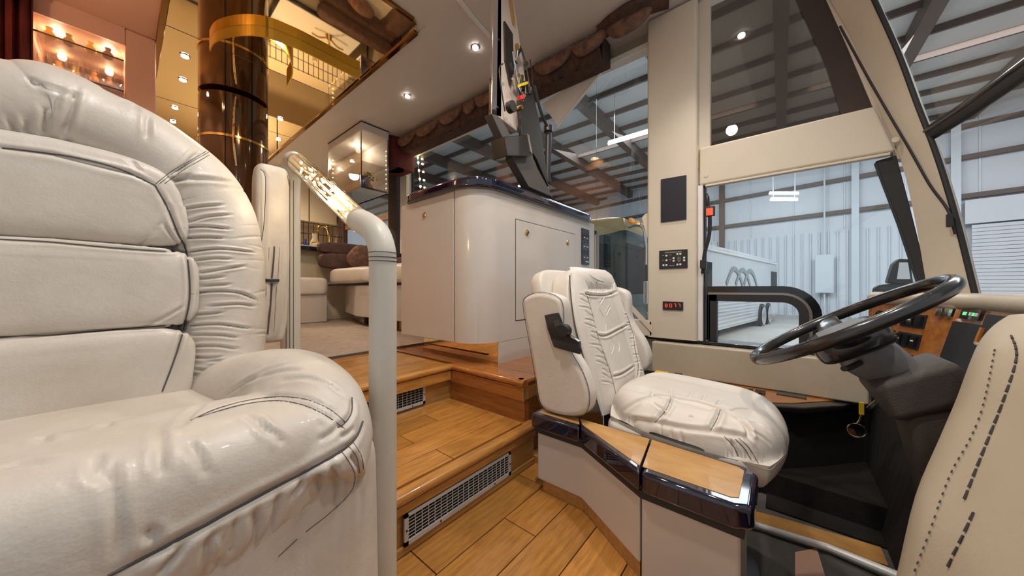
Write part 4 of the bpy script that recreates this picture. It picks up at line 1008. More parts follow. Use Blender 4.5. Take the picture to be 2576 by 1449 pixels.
# side ledge under the driver window with switches
def ledge():
    t = thing('side_console', 'black edged side ledge with burl wood top and switches under the driver window', 'console', (2.0, .2, .15))
    pl = [(1.81, .60), (1.82, .09), (1.90, .0), (2.03, -.14), (2.24, -.30), (2.248, -.30), (2.248, .60)]
    pl = [(1.81, .62), (1.815, .28), (1.83, .06), (1.90, -.08), (2.05, -.21), (2.235, -.31), (2.248, -.31), (2.248, .62)]
    MB().prism([(x, y, .150) for x, y in pl], (0, 0, .028)).obj('edge', 'black_gloss', t, bevel=.010, bseg=4)
    MB().prism([(1.85, .60, .1775), (1.855, .28, .1775), (1.87, .06, .1775), (1.94, -.04, .1775), (2.08, -.165, .1775), (2.235, -.275, .1775), (2.24, .60, .1775)], (0, 0, .003)).obj('wood_top', 'burl', t)
    def k(px, py, nm, m, s, z=.181):
        p = P(px, py, 'Z', z); MB().box(p-Vector((s[0], s[1], 0)), p+Vector((s[0], s[1], s[2]))).obj(nm, m, t, bevel=min(s)*.3)
    p = P(1664, 953, 'Z', .181); MB().disc(p, (0, 0, 1), .016, .022, 14).obj('knob_stem', 'yellow', t); MB().box(p+Vector((-.02, -.035, .022)), p+Vector((.02, .035, .042))).obj('pull_knob', 'yellow', t, bevel=.006)
    k(1705, 955, 'lever', 'black_plastic', (.02, .022, .035)); k(1735, 960, 'switch', 'black_plastic', (.012, .014, .012)); k(1820, 975, 'joystick', 'black_plastic', (.016, .02, .026))
    k(1845, 980, 'switch', 'black_plastic', (.02, .03, .006))
    for x, y in ((1862, 982), (1876, 984), (1888, 985), (1906, 987), (1919, 989)): k(x, y, 'rocker', 'black_plastic', (.03, .010, .008))
    k(1990, 993, 'tray', 'black_gloss', (.04, .055, .004)); k(2060, 994, 'tray', 'black_gloss', (.035, .08, .004))
    return t
ledge()

# key ring with fob hanging from the end of the ledge
kr = thing('key_ring', 'keys and a clear round fob hanging on a yellow tab below the ledge', 'keys', P(2165, 1030, 'X', 1.55))
def q(x, y, xx=1.55): return P(x, y, 'X', xx)
MB().obox((q(2167, 1015)+q(2167, 1040))/2, (.003, 0, 0), (0, .006, 0), (0, 0, .020)).obj('yellow_tab', 'yellow', kr, bevel=.001)
MB().obox(q(2195, 1018), (.002, 0, 0), (0, .010, -.016), (0, .004, .003)).obj('key', 'chrome', kr)
c = q(2155, 1083); MB().loft([c+Vector((0, math.cos(a)*.022, math.sin(a)*.022)) for a in [2*math.pi*i/24 for i in range(24)]], .0018, 6, closed=True).obj('fob', 'chrome', kr, smooth=True)
MB().disc(c+Vector((.001, 0, 0)), (1, 0, 0), .020, .002, 20).obj('fob_lens', 'acrylic', kr)
MB().loft([q(2167, 1042), q(2162, 1058), q(2156, 1066)], .003, 6).obj('chain', 'brass', kr)

# ---------------------------------------------------------------- steering wheel and column
def steering():
    t = thing('steering_wheel', 'large black two spoke steering wheel in front of the driver seat', 'steering wheel', (1.32, -.13, .5))
    Cn = Vector((1.32, -.13, .597)); th = math.radians(32); U = Vector((1, 0, 0)); V = Vector((0, math.cos(th), -math.sin(th))); Nn = U.cross(V)
    if Nn.z < 0: Nn = -Nn
    R = .23
    ring = [Cn+U*math.cos(a)*R+V*math.sin(a)*R for a in [2*math.pi*i/64 for i in range(64)]]
    MB().loft(ring, [(.0165, .0145)]*64, 14, closed=True, up=Nn).obj('rim', 'wheel_grip', t, smooth=True)
    def w(u, v, n=0): return Cn+U*u+V*v+Nn*n
    rot = Matrix((U, V, Nn)).transposed()
    MB().puff(w(0, .01, -.045), (.118, .085, .036), (.4, .45), 40, 18, rot=rot).obj('hub', 'wheel_grip', t, smooth=True)
    MB().prism([w(x, y, -.013) for x, y in rbox_poly(-.088, .088, -.045, .062, .015, 4)], Nn*.004).obj('horn_pad', 'grey_plastic', t, bevel=.002)
    for s in (-1, 1):
        MB().loft(curve_pts([w(s*.07, .0, -.045), w(s*.12, .012, -.035), w(s*.18, .018, -.015), w(s*.224, .014, 0)], 5), [(.012, .040)]*6+[(.010, .034)]*5+[(.009, .032)]*5, 14, up=Nn).obj('spoke', 'wheel_grip', t, smooth=True)
    col = thing('steering_column', 'dark brown plastic steering column shroud below the wheel', 'steering column', (1.32, -.3, 0))
    MB().loft([w(0, 0, -.075), w(0, 0, -.10), w(0, -.01, -.12), w(0, -.02, -.15), w(0, -.03, -.20)], [.060, .064, .062, .055, .050], 26).obj('collar', 'grey_plastic', col, smooth=True)
    MB().obox(w(.0, -.035, -.20), U*.088, V*.085, Nn*.05).obj('upper_shroud', 'column_plastic', col, bevel=.022, bseg=4)
    c2 = Vector((1.33, -.36, .22)); MB().obox(c2, (.085, 0, 0), (0, .085, -.03), (0, .04, .20)).obj('lower_shroud', 'column_plastic', col, bevel=.025, bseg=4)
    MB().loft(curve_pts([w(-.05, .02, -.10), w(-.12, .05, -.09), w(-.16, .06, -.08)], 4), .007, 8).obj('stalk', 'black_plastic', col)
    MB().loft([(1.35, -.42, -.21), (1.34, -.38, .10)], .05, 16).obj('shaft_boot', 'black_rubber', col)
    for dx in (-.17, .15):
        b_ = Vector((1.42+dx, -.52, -.12)); MB().obox(b_, (.035, 0, 0), (0, .04, -.05), (0, .008, .006)).obj('pedal', 'dark_metal', col, bevel=.003)
    return t
steering()

# ---------------------------------------------------------------- dashboard
def dash():
    t = thing('dashboard', 'burl wood dashboard with black switch panels and beige padded top behind the wheel', 'dashboard', (1.6, -.45, .4))
    # face runs across the cab, leaning; wraps back to the side wall on the left
    def face(x, s):      # s 0 bottom .. 1 top
        yb_, yt_ = -.405, -.475
        if x > 1.72: k = (x-1.72)/.5; yb_ += .10*k; yt_ += .16*k
        return Vector((x, yb_+(yt_-yb_)*s, .36+.285*s))
    xs = [.86+.05*i for i in range(28)]
    def strip(s0, s1, x0, x1, h, name, m, par=t, **k):
        mb = MB(); n = max(2, int((x1-x0)/.05)+1); v = []
        for i in range(n+1):
            x = x0+(x1-x0)*i/n
            for s in (s0, s1):
                p = face(x, s); v.append(p+Vector((0, h, h*.25)))
                v.append(p+Vector((0, -.02, 0)))
        f = []
        for i in range(n):
            a = i*4; b = a+4
            f += [(a, a+2, b+2, b), (a+1, b+1, b+3, a+3), (a+2, a+3, b+3, b+2), (a, b, b+1, a+1)]
        f += [(0, 1, 3, 2), (n*4, n*4+2, n*4+3, n*4+1)]
        return mb.add(v, f).obj(name, m, par, **k)
    strip(-.05, 1.0, .86, 2.22, 0, 'wood_fascia', 'burl')
    MB().loft([face(x, 1.0)+Vector((0, -.012, .010)) for x in xs[:28]], [(.028, .026)]*28, 14, up=(0, 0, 1)).obj('padded_top', 'wall_leather', t, smooth=True)
    mb = MB()
    for i, x in enumerate(xs): p = face(x, 1.0); mb.v += [p+Vector((0, -.01, .030)), Vector((x, -.80, .66))]
    for i in range(27): mb.f.append((2*i, 2*i+1, 2*i+3, 2*i+2))
    mb.obj('dash_cover', 'wall_leather', t, smooth=True)
    strip(.10, .90, .95, 1.40, .006, 'black_panel', 'black_plastic'); strip(-.02, .80, 1.41, 1.77, .006, 'black_panel', 'black_plastic'); strip(.80, .92, 1.41, 1.62, .006, 'black_panel', 'black_plastic')
    for a, b in (((1.60, .62), (1.60, .78)), ((1.60, .62), (1.50, .60))):
        MB().loft([face(*a)+Vector((0, .008, .002)), face(*b)+Vector((0, .008, .002))], .006, 6).obj('wood_inlay', 'burl', t)
    # switch banks
    for r_, (s0, s1) in enumerate(((.66, .84), (.38, .58), (.12, .30))):
        for (x0, x1, nsw) in ((1.885, 2.005, 3), (2.03, 2.15, 3)):
            bk_ = strip(s0, s1, x0, x1, .004, 'switch_bank', 'black_plastic')
            for k in range(nsw):
                xa = x0+(x1-x0)*(k+.14)/nsw; xb = x0+(x1-x0)*(k+.86)/nsw
                sw = strip(s0+.03, s1-.03, xa, xb, .012, 'rocker_switch', 'black_gloss', bk_)
                if (k+r_) % 2: strip((s0+s1)/2-.005, (s0+s1)/2+.012, xa+.008, xb-.008, .0135, 'switch_mark', 'button_white', bk_)
                if r_ == 2 and k == 1 and x0 < 1.95: strip(s0+.09, s1-.035, xa, xb, .0145, 'indicator', 'led_green', bk_)
    wl_ = strip(.84, .95, 1.65, 1.75, .008, 'warning_lamps', 'black_gloss')
    for k in range(4): strip(.88, .915, 1.662+.022*k, 1.673+.022*k, .010, 'lamp', 'led_green' if k % 2 else 'button_white', wl_)
    for k in range(2): strip(.84, .94, 1.785+.03*k, 1.805+.03*k, .012, 'toggle', 'chrome')
    strip(-.55, -.05, .9, 1.75, -.03, 'lower_panel', 'black_carpet'); strip(-2.0, -.5, .9, 2.2, -.10, 'kick_panel', 'black_carpet')
    strip(-.16, -.04, 1.22, 1.90, .004, 'lower_rail', 'burl')
    return t
dash()

# padded leather panel nearest the camera at the right
def dash_pad():
    t = thing('padded_console', 'stitched cream leather padded console at the right edge, nearest the camera', 'console', (.6, -.25, 0))
    # rows from bottom to top: the rounded left edge follows the measured slope
    pts = curve_pts([P(x, y, 'D', dd) for x, y, dd in ((2240, 1640, .50), (2288, 1449, .515), (2335, 1245, .535), (2395, 1100, .55), (2437, 1000, .565), (2466, 920, .575), (2492, 860, .585), (2528, 818, .595), (2566, 792, .615))], 4); mb = MB(); K = 26
    for p in pts:
        for k in range(K+1):
            u = k/K
            if u < .30:    # rounded edge
                a = math.pi*(u/.30)*.5; off = Vector((-.035*(1-math.cos(a)), -.05+.05*math.sin(a), 0)); q = p+off+Vector((.012, .018, 0))
            else:
                s = (u-.30)/.70; q = p+Vector((.012, .018, 0))+Vector((-.035-.62*s, -.0-.035*s*s, 0))
                if s > 0: q += Vector((0, .008*math.sin(min(1, s*6)*math.pi), 0))
            mb.v.append(q)
    for i in range(len(pts)-1):
        for k in range(K): a = i*(K+1)+k; mb.f.append((a, a+K+1, a+K+2, a+1))
    # top and back so the pad is solid
    base = len(mb.v); topc = [mb.v[(len(pts)-1)*(K+1)+k] for k in range(K+1)]
    for q in topc: mb.v.append(q+Vector((0, -.07, .012)))
    for k in range(K): a = (len(pts)-1)*(K+1)+k; mb.f.append((a, base+k, base+k+1, a+1))
    
    o = mb.obj('pad', 'wall_leather', t, smooth=True, angle=80)
    MB().box((.25, -.40, -.05), (.78, -.26, .60)).obj('core', 'black_carpet', t)
    bv = bvh_of(o)
    def dashes(pix, nm, r, seg=.011, gap=.005, hatch=False):
        line = onto(bv, pix, .0012, 30); mb = MB(); acc = 0; i = 0; cur = [line[0]] if line else []
        for a, b in zip(line, line[1:]):
            L = (b-a).length; acc += L; cur.append(b)
            if acc > seg and len(cur) > 1:
                if hatch: mb.loft([cur[0], cur[0]+(Vector((-.004, .002, -.002)))], r, 5)
                else: mb.loft([cur[0], cur[-1]], [r*.7, r], 5)
                acc = -gap; cur = [b]
            elif acc < 0: cur = [b]
        mb.obj(nm, 'thread', t)
    dashes(((2545, 845), (2560, 900), (2530, 1000), (2495, 1090), (2455, 1190), (2420, 1280)), 'stitching', .0016)
    dashes(((2452, 1290), (2425, 1350), (2400, 1400), (2378, 1449)), 'stitching', .0016)
    dashes(((2505, 880), (2490, 960), (2470, 1040), (2440, 1110), (2400, 1180), (2372, 1250), (2345, 1330), (2318, 1400), (2300, 1449)), 'stitching', .0009, .006, .005, True)
    return t
dash_pad()

# pilaster fittings
sk_ = thing('speaker_panel', 'dark rectangular panel on the upper part of the cream pilaster', 'panel', P(1695, 500, 'X', 2.13))
MB().prism([P(x, y, 'X', 2.131) for x, y in ((1663, 452), (1727, 441), (1727, 552), (1663, 560))], (-.008, 0, 0)).obj('panel', 'panel_black', sk_, bevel=.001)
lv = thing('leveling_panel', 'black keypad panel with white square buttons on the pilaster', 'keypad', P(1694, 650, 'X', 2.13))
LX = 2.122
MB().prism([P(x, y, 'X', 2.131) for x, y in ((1659, 631), (1730, 627), (1730, 674), (1659, 677))], (-.009, 0, 0)).obj('plate', 'black_plastic', lv, bevel=.002)
def lb_(px, py, w_=.0052):
    p = P(px, py, 'X', LX); MB().box(p-Vector((.0015, w_, w_)), p+Vector((.0, w_, w_))).obj('button', 'button_white', lv, bevel=.0008, bseg=1)
for px, py in ((1676.5, 643), (1676.5, 655), (1669, 667), (1676.5, 666.5), (1694.5, 649.5), (1694.5, 656), (1704, 639), (1711.5, 638.5), (1721, 648), (1721, 655), (1704, 665.5), (1711.5, 665)): lb_(px, py)
c = P(1708, 652, 'X', LX); mb = MB()
for (a, b) in (((-.006, -.013), (-.006, .013)), ((.006, -.013), (.006, .013)), ((-.006, .013), (.006, .013)), ((-.006, -.013), (.006, -.013)), ((-.006, .006), (.006, .006)), ((-.006, -.006), (.006, -.006))):
    mb.loft([c+Vector((-.001, a[0], a[1])), c+Vector((-.001, b[0], b[1]))], .0006, 4)
mb.obj('vehicle_symbol', 'button_white', lv)
def text(body, loc, size, m, parent, name='lettering'):
    cu = bpy.data.curves.new(name, 'FONT'); cu.body = body; cu.size = size; cu.align_x = 'CENTER'; cu.align_y = 'CENTER'; cu.extrude = .0003
    o = bpy.data.objects.new(name, cu); C.objects.link(o); bpy.context.view_layer.update()
    me = bpy.data.meshes.new_from_object(o.evaluated_get(bpy.context.evaluated_depsgraph_get())); bpy.data.objects.remove(o)
    me.materials.clear(); me.materials.append(MATS[m]); mo = bpy.data.objects.new(name, me); C.objects.link(mo)
    mo.rotation_euler = (math.radians(90), 0, math.radians(-90)); mo.parent = parent; mo.location = Vector(loc)-wloc(parent)
    return mo
text('COMPUTERIZED LEVELING', P(1693, 634.5, 'X', LX-.001), .0078, 'button_white', lv)
for s_, px, py in (('RAISE', 1668, 643), ('LEVEL', 1668, 655), ('STORE', 1686, 641.5), ('AUTO', 1686, 653.5), ('LEVEL SYSTEM', 1690, 668)): text(s_, P(px, py, 'X', LX-.001), .0045, 'button_white', lv)
gd = thing('digital_gauge', 'small black gauge with glowing red digits low on the cream pilaster', 'gauge', P(1693, 769, 'X', 2.13))
MB().prism([P(x, y, 'X', 2.131) for x, y in ((1668, 757.5), (1719, 759.5), (1719, 780.5), (1668, 778.5))], (-.010, 0, 0)).obj('housing', 'black_plastic', gd, bevel=.002)
SEG = {'a': ((-1, 1), (1, 1)), 'b': ((1, 1), (1, 0)), 'c': ((1, 0), (1, -1)), 'd': ((-1, -1), (1, -1)), 'e': ((-1, 0), (-1, -1)), 'f': ((-1, 1), (-1, 0)), 'g': ((-1, 0), (1, 0))}
for dg, (px, segs) in enumerate(((1676, 'abcdefg'), (1687, 'abcdef'), (1697.5, 'abc'), (1708, 'abc'))):
    c = P(px, 768.5, 'X', 2.120); mb = MB()
    for s_ in segs:
        a, b = SEG[s_]; mb.loft([c+Vector((0, -a[0]*.0055, a[1]*.0095)), c+Vector((0, -b[0]*.0055, b[1]*.0095))], .0013, 5)
    mb.obj('digit', 'led_red', gd)

# ---------------------------------------------------------------- valance over the side window with scalloped swags
def valance():
    t = thing('valance', 'dark brown fabric window valance with floral scalloped swags above the side window', 'valance', (2.1, 2, 2.3))
    mb = MB(); n = 120; y0, y1 = .92, 3.28
    for i in range(n+1):
        y = y0+(y1-y0)*i/n; wv = .008*math.sin(i*1.1)+.006*math.sin(i*2.7)
        for (x, z) in ((2.03, ZC-.002), (2.00+wv*.4, 2.34), (2.02+wv, 2.27), (2.045+wv, 2.22+.006*math.sin(i*.9))): mb.v.append(Vector((x, y, z)))
    for i in range(n):
        for k in range(3): a = i*4+k; mb.f.append((a, a+1, a+5, a+4))
    o = mb.obj('fabric', 'valance_fabric', t, smooth=True, angle=80); md = o.modifiers.new('s', 'SOLIDIFY'); md.thickness = .012
    MB().box((2.06, y0, 2.235), (2.19, y1, ZC)).obj('board', 'valance_fabric', t)
    rs = random.Random(2)
    for (pa, pb) in (((1640, 25), (1525, 100)), ((1525, 100), (1440, 135)), ((1440, 135), (1345, 190)), ((1250, 225), (1195, 245)), ((1195, 245), (1170, 258)), ((1165, 252), (1105, 290)), ((1105, 290), (1045, 320)), ((1045, 320), (1000, 348))):
        ya = P(pa[0], pa[1], 'X', 1.99).y; yb_ = P(pb[0], pb[1], 'X', 1.99).y
        if yb_ < ya: ya, yb_ = yb_, ya
        m = (ya+yb_)/2; L = (yb_-ya)
        c = curve_pts([(2.0, ya, 2.375), (1.975, ya+L*.22, 2.315), (1.965, m, 2.295), (1.975, yb_-L*.22, 2.315), (2.0, yb_, 2.375)], 6)
        k_ = len(c); rad = [(.008+.042*math.sin(math.pi*j/(k_-1))**.7, .014+.018*math.sin(math.pi*j/(k_-1))) for j in range(k_)]
        MB().loft(c, rad, 16, up=(0, 0, 1), mod=lambda s, th: 1+.07*math.sin(5*th+9*s)).obj('swag', 'swag_fabric', t, smooth=True, angle=80)
    return t
valance()
mp = thing('pelmet', 'maroon round ended pelmet at the far end of the window valance', 'pelmet', (1.95, 3.4, 2.1))
MB().loft([(2.0, 3.43, 2.06), (2.0, 3.43, ZC-.002)], .12, 26).obj('rounded_end', 'maroon', mp, smooth=True)
MB().box((2.0, 3.31, 2.06), (2.2, 3.6, ZC-.002)).obj('box', 'maroon', mp)
ds = thing('window_shade', 'white pleated shade hanging in a folded triangle in the side window', 'shade', (2.19, 1.0, 2.1))
ds_pts = [P(x, y, 'X', 2.205) for x, y in ((1362, 262), (1535, 150), (1402, 318), (1392, 300))]
MB().prism(ds_pts, (.012, 0, 0)).obj('pleats', 'white_trim', ds, bevel=.002)
MB().loft([P(1537, 152, 'X', 2.2), P(1402, 320, 'X', 2.2)], .010, 8).obj('bottom_rail', 'white_lacquer', ds)
s1 = thing('cab_curtain', 'gathered dark brown curtain bunched beside the top of the pilaster', 'curtain', (2.1, .66, 2.3))
cu = curve_pts([(2.02, .90, ZC-.01), (1.98, .78, ZC-.03), (1.97, .70, ZC-.03), (2.0, .60, ZC-.02), (2.03, .50, ZC-.02)], 6)
MB().loft(cu, [(.04, .06)]*len(cu), 20, mod=lambda s, th: 1+.10*math.sin(9*th), up=(0, 0, 1)).obj('folds', 'valance_fabric', s1, smooth=True)

# ---------------------------------------------------------------- glass display cabinets under the soffits
def display(x0, x1, y0, y1, z0, label, flip=False):
    t = thing('display_cabinet', label, 'cabinet', ((x0+x1)/2, (y0+y1)/2, z0))
    xf = x0 if not flip else x1; xb = x1 if not flip else x0; sg = 1 if not flip else -1
    MB().box((xf+sg*.30, y0+.002, z0), (xb, y1, ZC-.002)).obj('carcass', 'peach_vinyl' if flip else 'ceiling_vinyl', t)
    MB().box((xf, y0, z0), (xf+sg*.30, y1, z0+.02)).obj('glass_floor', 'silver_mirror', t)
    MB().box((xf+sg*.296, y0+.01, z0+.02), (xf+sg*.300, y1, ZC-.09)).obj('mirror_back', 'silver_mirror', t)
    MB().box((xf, y1-.01, z0+.02), (xf+sg*.3, y1, ZC-.09)).obj('mirror_back', 'silver_mirror', t)
    MB().box((xf, y0, z0+.02), (xf+sg*.006, y1-.01, ZC-.09)).obj('glass_pane', 'acrylic', t)
    MB().box((xf, y0, z0+.02), (xf+sg*.295, y0+.006, ZC-.09)).obj('glass_pane', 'acrylic', t)
    MB().box((xf, y0, ZC-.09), (xf+sg*.30, y1, ZC-.004)).obj('header', 'ceiling_vinyl', t, bevel=.01)
    MB().box((xf-.003, y0-.004, ZC-.012), (xf+sg*.30, y1, ZC-.004)).obj('header_bead', 'black_rubber', t)
    for (x, y) in ((xf, y0), (xf+sg*.29, y0), (xf, y1-.01)): MB().box((x-.004, y-.003, z0+.0), (x+.006, y+.007, ZC-.09)).obj('chrome_post', 'chrome', t)
    MB().box((xf+sg*.02, y0+.02, (z0+ZC)/2-.06), (xf+sg*.28, y1-.02, (z0+ZC)/2-.055)).obj('shelf', 'acrylic', t)
    for i in range(9):
        zz = z0+.06+i*.05
        for (x, y) in ((xf+sg*.012, y1-.10), (xf+sg*.282, y0+.018)):
            MB().puff((x, y, zz), (.006, .006, .006), (1, 1), 8, 6).obj('bulb', 'bulb', t, smooth=True)
    l = light('display_lamp', 'POINT', (0, 0, 0), 2.0, (1, .85, .62), .03); l.parent = t; l.location = (xf+sg*.15-(x0+x1)/2, 0, ZC-.14-z0)
    return t
yD = 3.28
display(1.56, 1.84, yD, 4.1, 1.72, 'mirrored glass display cabinet with fairy lights hung under the driver side soffit')
rr = random.Random(9)
def vase(x, y, z, h, r, m, label, group=None, cat='vase'):
    t = thing('vase', label, cat, (x, y, z), group)
    MB().loft([(x, y, z), (x, y, z+h*.15), (x, y, z+h*.45), (x, y, z+h*.75), (x, y, z+h)], [r*.5, r*.95, r, r*.45, r*.6], 16).obj('body', m, t, smooth=True)
    return t
vase(1.62, 3.36, 1.742, .13, .030, 'blue_glass', 'small dark blue glass vase on the left in the glass display cabinet')
fv = vase(1.70, 3.42, 1.742, .12, .050, 'terracotta', 'terracotta pot of yellow and white flowers in the glass display cabinet', cat='flowers')
fb = MB()
for k in range(34):
    a = rr.random()*6.28; r = rr.random()*.11; p = Vector((1.70+math.cos(a)*r*.9, 3.42+math.sin(a)*r*.7, 1.88+rr.random()*.06)); MB.puff(fb, p, (.013, .013, .009), (1, 1), 8, 5)
fb.obj('flower_head', 'petal_yellow', fv, smooth=True, kind='stuff')
fb = MB()
for k in range(26):
    a = rr.random()*6.28; r = rr.random()*.12; p = Vector((1.70+math.cos(a)*r*.9, 3.42+math.sin(a)*r*.7, 1.865+rr.random()*.05)); MB.puff(fb, p, (.012, .018, .004), (1, 1), 8, 5)
fb.obj('leaves', 'leaf', fv, smooth=True, kind='stuff')
fb = MB()
for k in range(14):
    a = rr.random()*6.28; r = rr.random()*.11; p = Vector((1.70+math.cos(a)*r*.9, 3.42+math.sin(a)*r*.7, 1.89+rr.random()*.05)); MB.puff(fb, p, (.014, .014, .010), (1, 1), 8, 5)
fb.obj('white_flower_head', 'petal_white', fv, smooth=True, kind='stuff')
fs = thing('reflected_bulbs', 'row of small warm dots built as a reflection in the side window left of the television', 'lights', P(1052, 400, 'X', 2.24))  # glowing beads on a wire stand in for a reflection in the glass
MB().loft([P(1050, 392, 'X', 2.24), P(1060, 500, 'X', 2.24)], .0018, 6).obj('wire', 'brass', fs)
for py in (396, 409, 429, 450, 469, 487): MB().puff(P(1051+(py-396)*.09, py, 'X', 2.235), (.012, .012, .014), (1, 1), 10, 6).obj('bulb', 'bulb', fs, smooth=True)
# passenger side: peach tall cabinet with a glazed corner showing glassware
pc = thing('tall_cabinet', 'tall peach coloured cabinet behind the armchair back', 'cabinet', (-.35, 3.8, ZM))
MB().box((-.83, 3.30, ZM), (-.33, 4.6, ZC-.001)).obj('side_panel', 'peach_vinyl', pc); MB().box((.02, 3.30, ZM), (.158, 4.6, ZC-.001)).obj('end_panel', 'peach_vinyl', pc, bevel=.01)
MB().box((-.33, 3.30, ZM), (.02, 3.60, 1.80)).obj('lower_panel', 'peach_vinyl', pc); MB().box((-.33, 3.30, 2.285), (.02, 4.6, ZC-.001)).obj('header', 'peach_vinyl', pc)
MB().box((-.33, 3.60, 1.80), (.02, 3.62, 2.285)).obj('mirror_back', 'silver_mirror', pc)
MB().prism([(x, 3.297, z) for x, z in rbox_poly(-.325, .012, 1.81, 2.275, .07, 6, (1, 0, 0, 0))], (0, .004, 0)).obj('glass_door', 'acrylic', pc)
for z in (1.98, 2.18): MB().box((-.32, 3.31, z), (.015, 3.59, z+.006)).obj('shelf', 'acrylic', pc); MB().box((-.32, 3.303, z), (.015, 3.309, z+.008)).obj('shelf_edge', 'black_rubber', pc)
gl = thing('stemware_glass', 'clear glass at the very left edge of the middle shelf of the peach cabinet', 'glass', (-.29, 3.42, 1.986), 'glassware on the shelves of the peach cabinet')
MB().loft([(-.29, 3.42, 1.987), (-.29, 3.42, 1.99), (-.29, 3.42, 2.03), (-.29, 3.42, 2.055), (-.29, 3.42, 2.10)], [.026, .004, .004, .026, .030], 14, cap=False).obj('glass_body', 'acrylic', gl, smooth=True)
for k in range(9):
    c = gl.copy(); C.objects.link(c); c['label'] = 'clear glass %s from left in the %s row, middle shelf of peach cabinet' % (('one', 'two', 'three', 'four', 'five')[k % 5], ('front', 'back')[k//5]); g = gl.children[0].copy(); C.objects.link(g); g.parent = c; c.location = (-.28+.062*(k % 5)+(.03 if k//5 == 0 else .0), 3.36+.13*(k//5), 1.986)
for k, (x, m) in enumerate(((-.27, 'amber_lens'), (-.20, 'petal_yellow'), (-.12, 'amber_lens'), (-.05, 'terracotta'))):
    o = vase(x, 3.37, 2.187, .07, .024, m, ('orange glass vase at the left of the top shelf', 'yellow vase second from left on the top shelf', 'orange glass vase near the middle of the top shelf', 'brown pot at the right of the top shelf')[k]+' in the peach cabinet')
for k in range(2):
    l = light('cabinet_lamp', 'POINT', (0, 0, 0), .8, (1, .8, .55), .02); l.location = (-.25+.2*k, 3.46, 2.26)
cn = thing('curtain', 'deep red gathered curtain at the upper left edge beside the peach cabinet', 'curtain', (-.6, 3.2, 1.2))
mb = MB(); n = 60
for i in range(n+1):
    x = -.31-.48*i/n; yy = 3.22+.025*math.sin(i*1.25)+.01*math.sin(i*2.9)
    for z in (1.2, 1.8, 2.38): mb.v.append(Vector((x, yy, z)))
for i in range(n):
    for k in range(2): a = i*3+k; mb.f.append((a, a+3, a+4, a+1))
o = mb.obj('folds', 'maroon', cn, smooth=True, angle=80); o.modifiers.new('s', 'SOLIDIFY').thickness = .006
for k in range(5): MB().puff((-.38-.09*k, 3.17, 2.31), (.05, .035, .05), (.8, .8), 16, 10).obj('swag', 'swag_fabric', cn, smooth=True)

# ---------------------------------------------------------------- salon sofa along the driver side
def sofa():
    t = thing('sofa', 'cream leather sofa with dark print back cushions beyond the cabinet', 'sofa', (1.7, 3.2, ZM))
    MB().prism([(x, y, ZM+.10) for x, y in ((1.43, 1.75), (1.43, 3.10), (1.60, 3.75), (2.2, 3.75), (2.2, 1.75))], (0, 0, .30)).obj('base', 'laminate', t, bevel=.01)
    MB().prism([(x, y, ZM+.01) for x, y in ((1.50, 1.75), (1.50, 3.10), (1.66, 3.70), (2.2, 3.70), (2.2, 1.75))], (0, 0, .10)).obj('toe_kick', 'bronze_dark', t)
    MB().box((1.425, 1.75, ZM+.395), (2.2, 3.75, ZM+.41)).obj('seat_rail', 'black_rubber', t)
    def wv(p): return Vector((p.x*(1+.02*math.sin(p.y*30)), p.y, p.z*(1+.05*math.sin(p.y*26+1))))
    MB().puff((1.79, 2.28, ZM+.49), (.40, .56, .085), (.35, .22), 60, 22, warp=wv).obj('seat_cushion', 'seat_leather', t, smooth=True, angle=80)
    MB().puff((1.79, 3.28, ZM+.49), (.40, .44, .085), (.35, .22), 60, 22, warp=wv).obj('seat_cushion', 'seat_leather', t, smooth=True, angle=80)
    MB().puff((2.08, 2.9, ZM+.62), (.10, .95, .10), (.4, .2), 40, 20).obj('back_cushion', 'sofa_print', t, smooth=True)
    MB().puff((1.75, 3.72, ZM+.66), (.42, .07, .085), (.4, .25), 40, 20).obj('back_cushion', 'sofa_print', t, smooth=True)
    MB().puff((1.75, 3.76, ZM+.80), (.42, .06, .065), (.4, .25), 40, 20).obj('back_cushion', 'sofa_print', t, smooth=True)
    return t
sofa()
s2 = thing('sofa_section', 'cream leather seat section left of the sofa, under the dark counter edge', 'sofa', (1.15, 4.3, ZM))
MB().box((.98, 3.70, ZM+.013), (1.40, 3.845, ZM+.30)).obj('base', 'laminate', s2, bevel=.01)
MB().puff((1.19, 3.755, ZM+.39), (.21, .09, .09), (.35, .3), 40, 18).obj('seat_cushion', 'seat_leather', s2, smooth=True)
for i, (x, y, z, lab, rx) in enumerate(((1.66, 3.50, ZM+.70, 'brown printed throw pillow leaning at the corner of the sofa', .5), (1.72, 2.35, ZM+.71, 'brown printed throw pillow on the sofa beside the cabinet', .35))):
    pw_ = thing('throw_pillow', lab, 'pillow', (x, y, z-.1))
    MB().puff((x, y, z), (.13, .055, .13), (.7, .7), 36, 20, rot=Matrix.Rotation(rx, 3, 'X') @ Matrix.Rotation(.5, 3, 'Y')).obj('pillow', 'swag_fabric', pw_, smooth=True)
# floor vent strip in front of the sofa
hv = thing('heater_grille', 'small brass and black heater grille in the base of the sofa', 'vent', (1.49, 3.3, ZM+.05))
for k in range(6): MB().box((1.485, 2.50+.10*k, ZM+.025), (1.4985, 2.56+.10*k, ZM+.10)).obj('slot', 'void' if k % 2 else 'amber', hv)
MB().box((1.47, 2.0, ZM+.03), (1.498, 2.3, ZM+.10)).obj('frame', 'bronze_dark', hv)

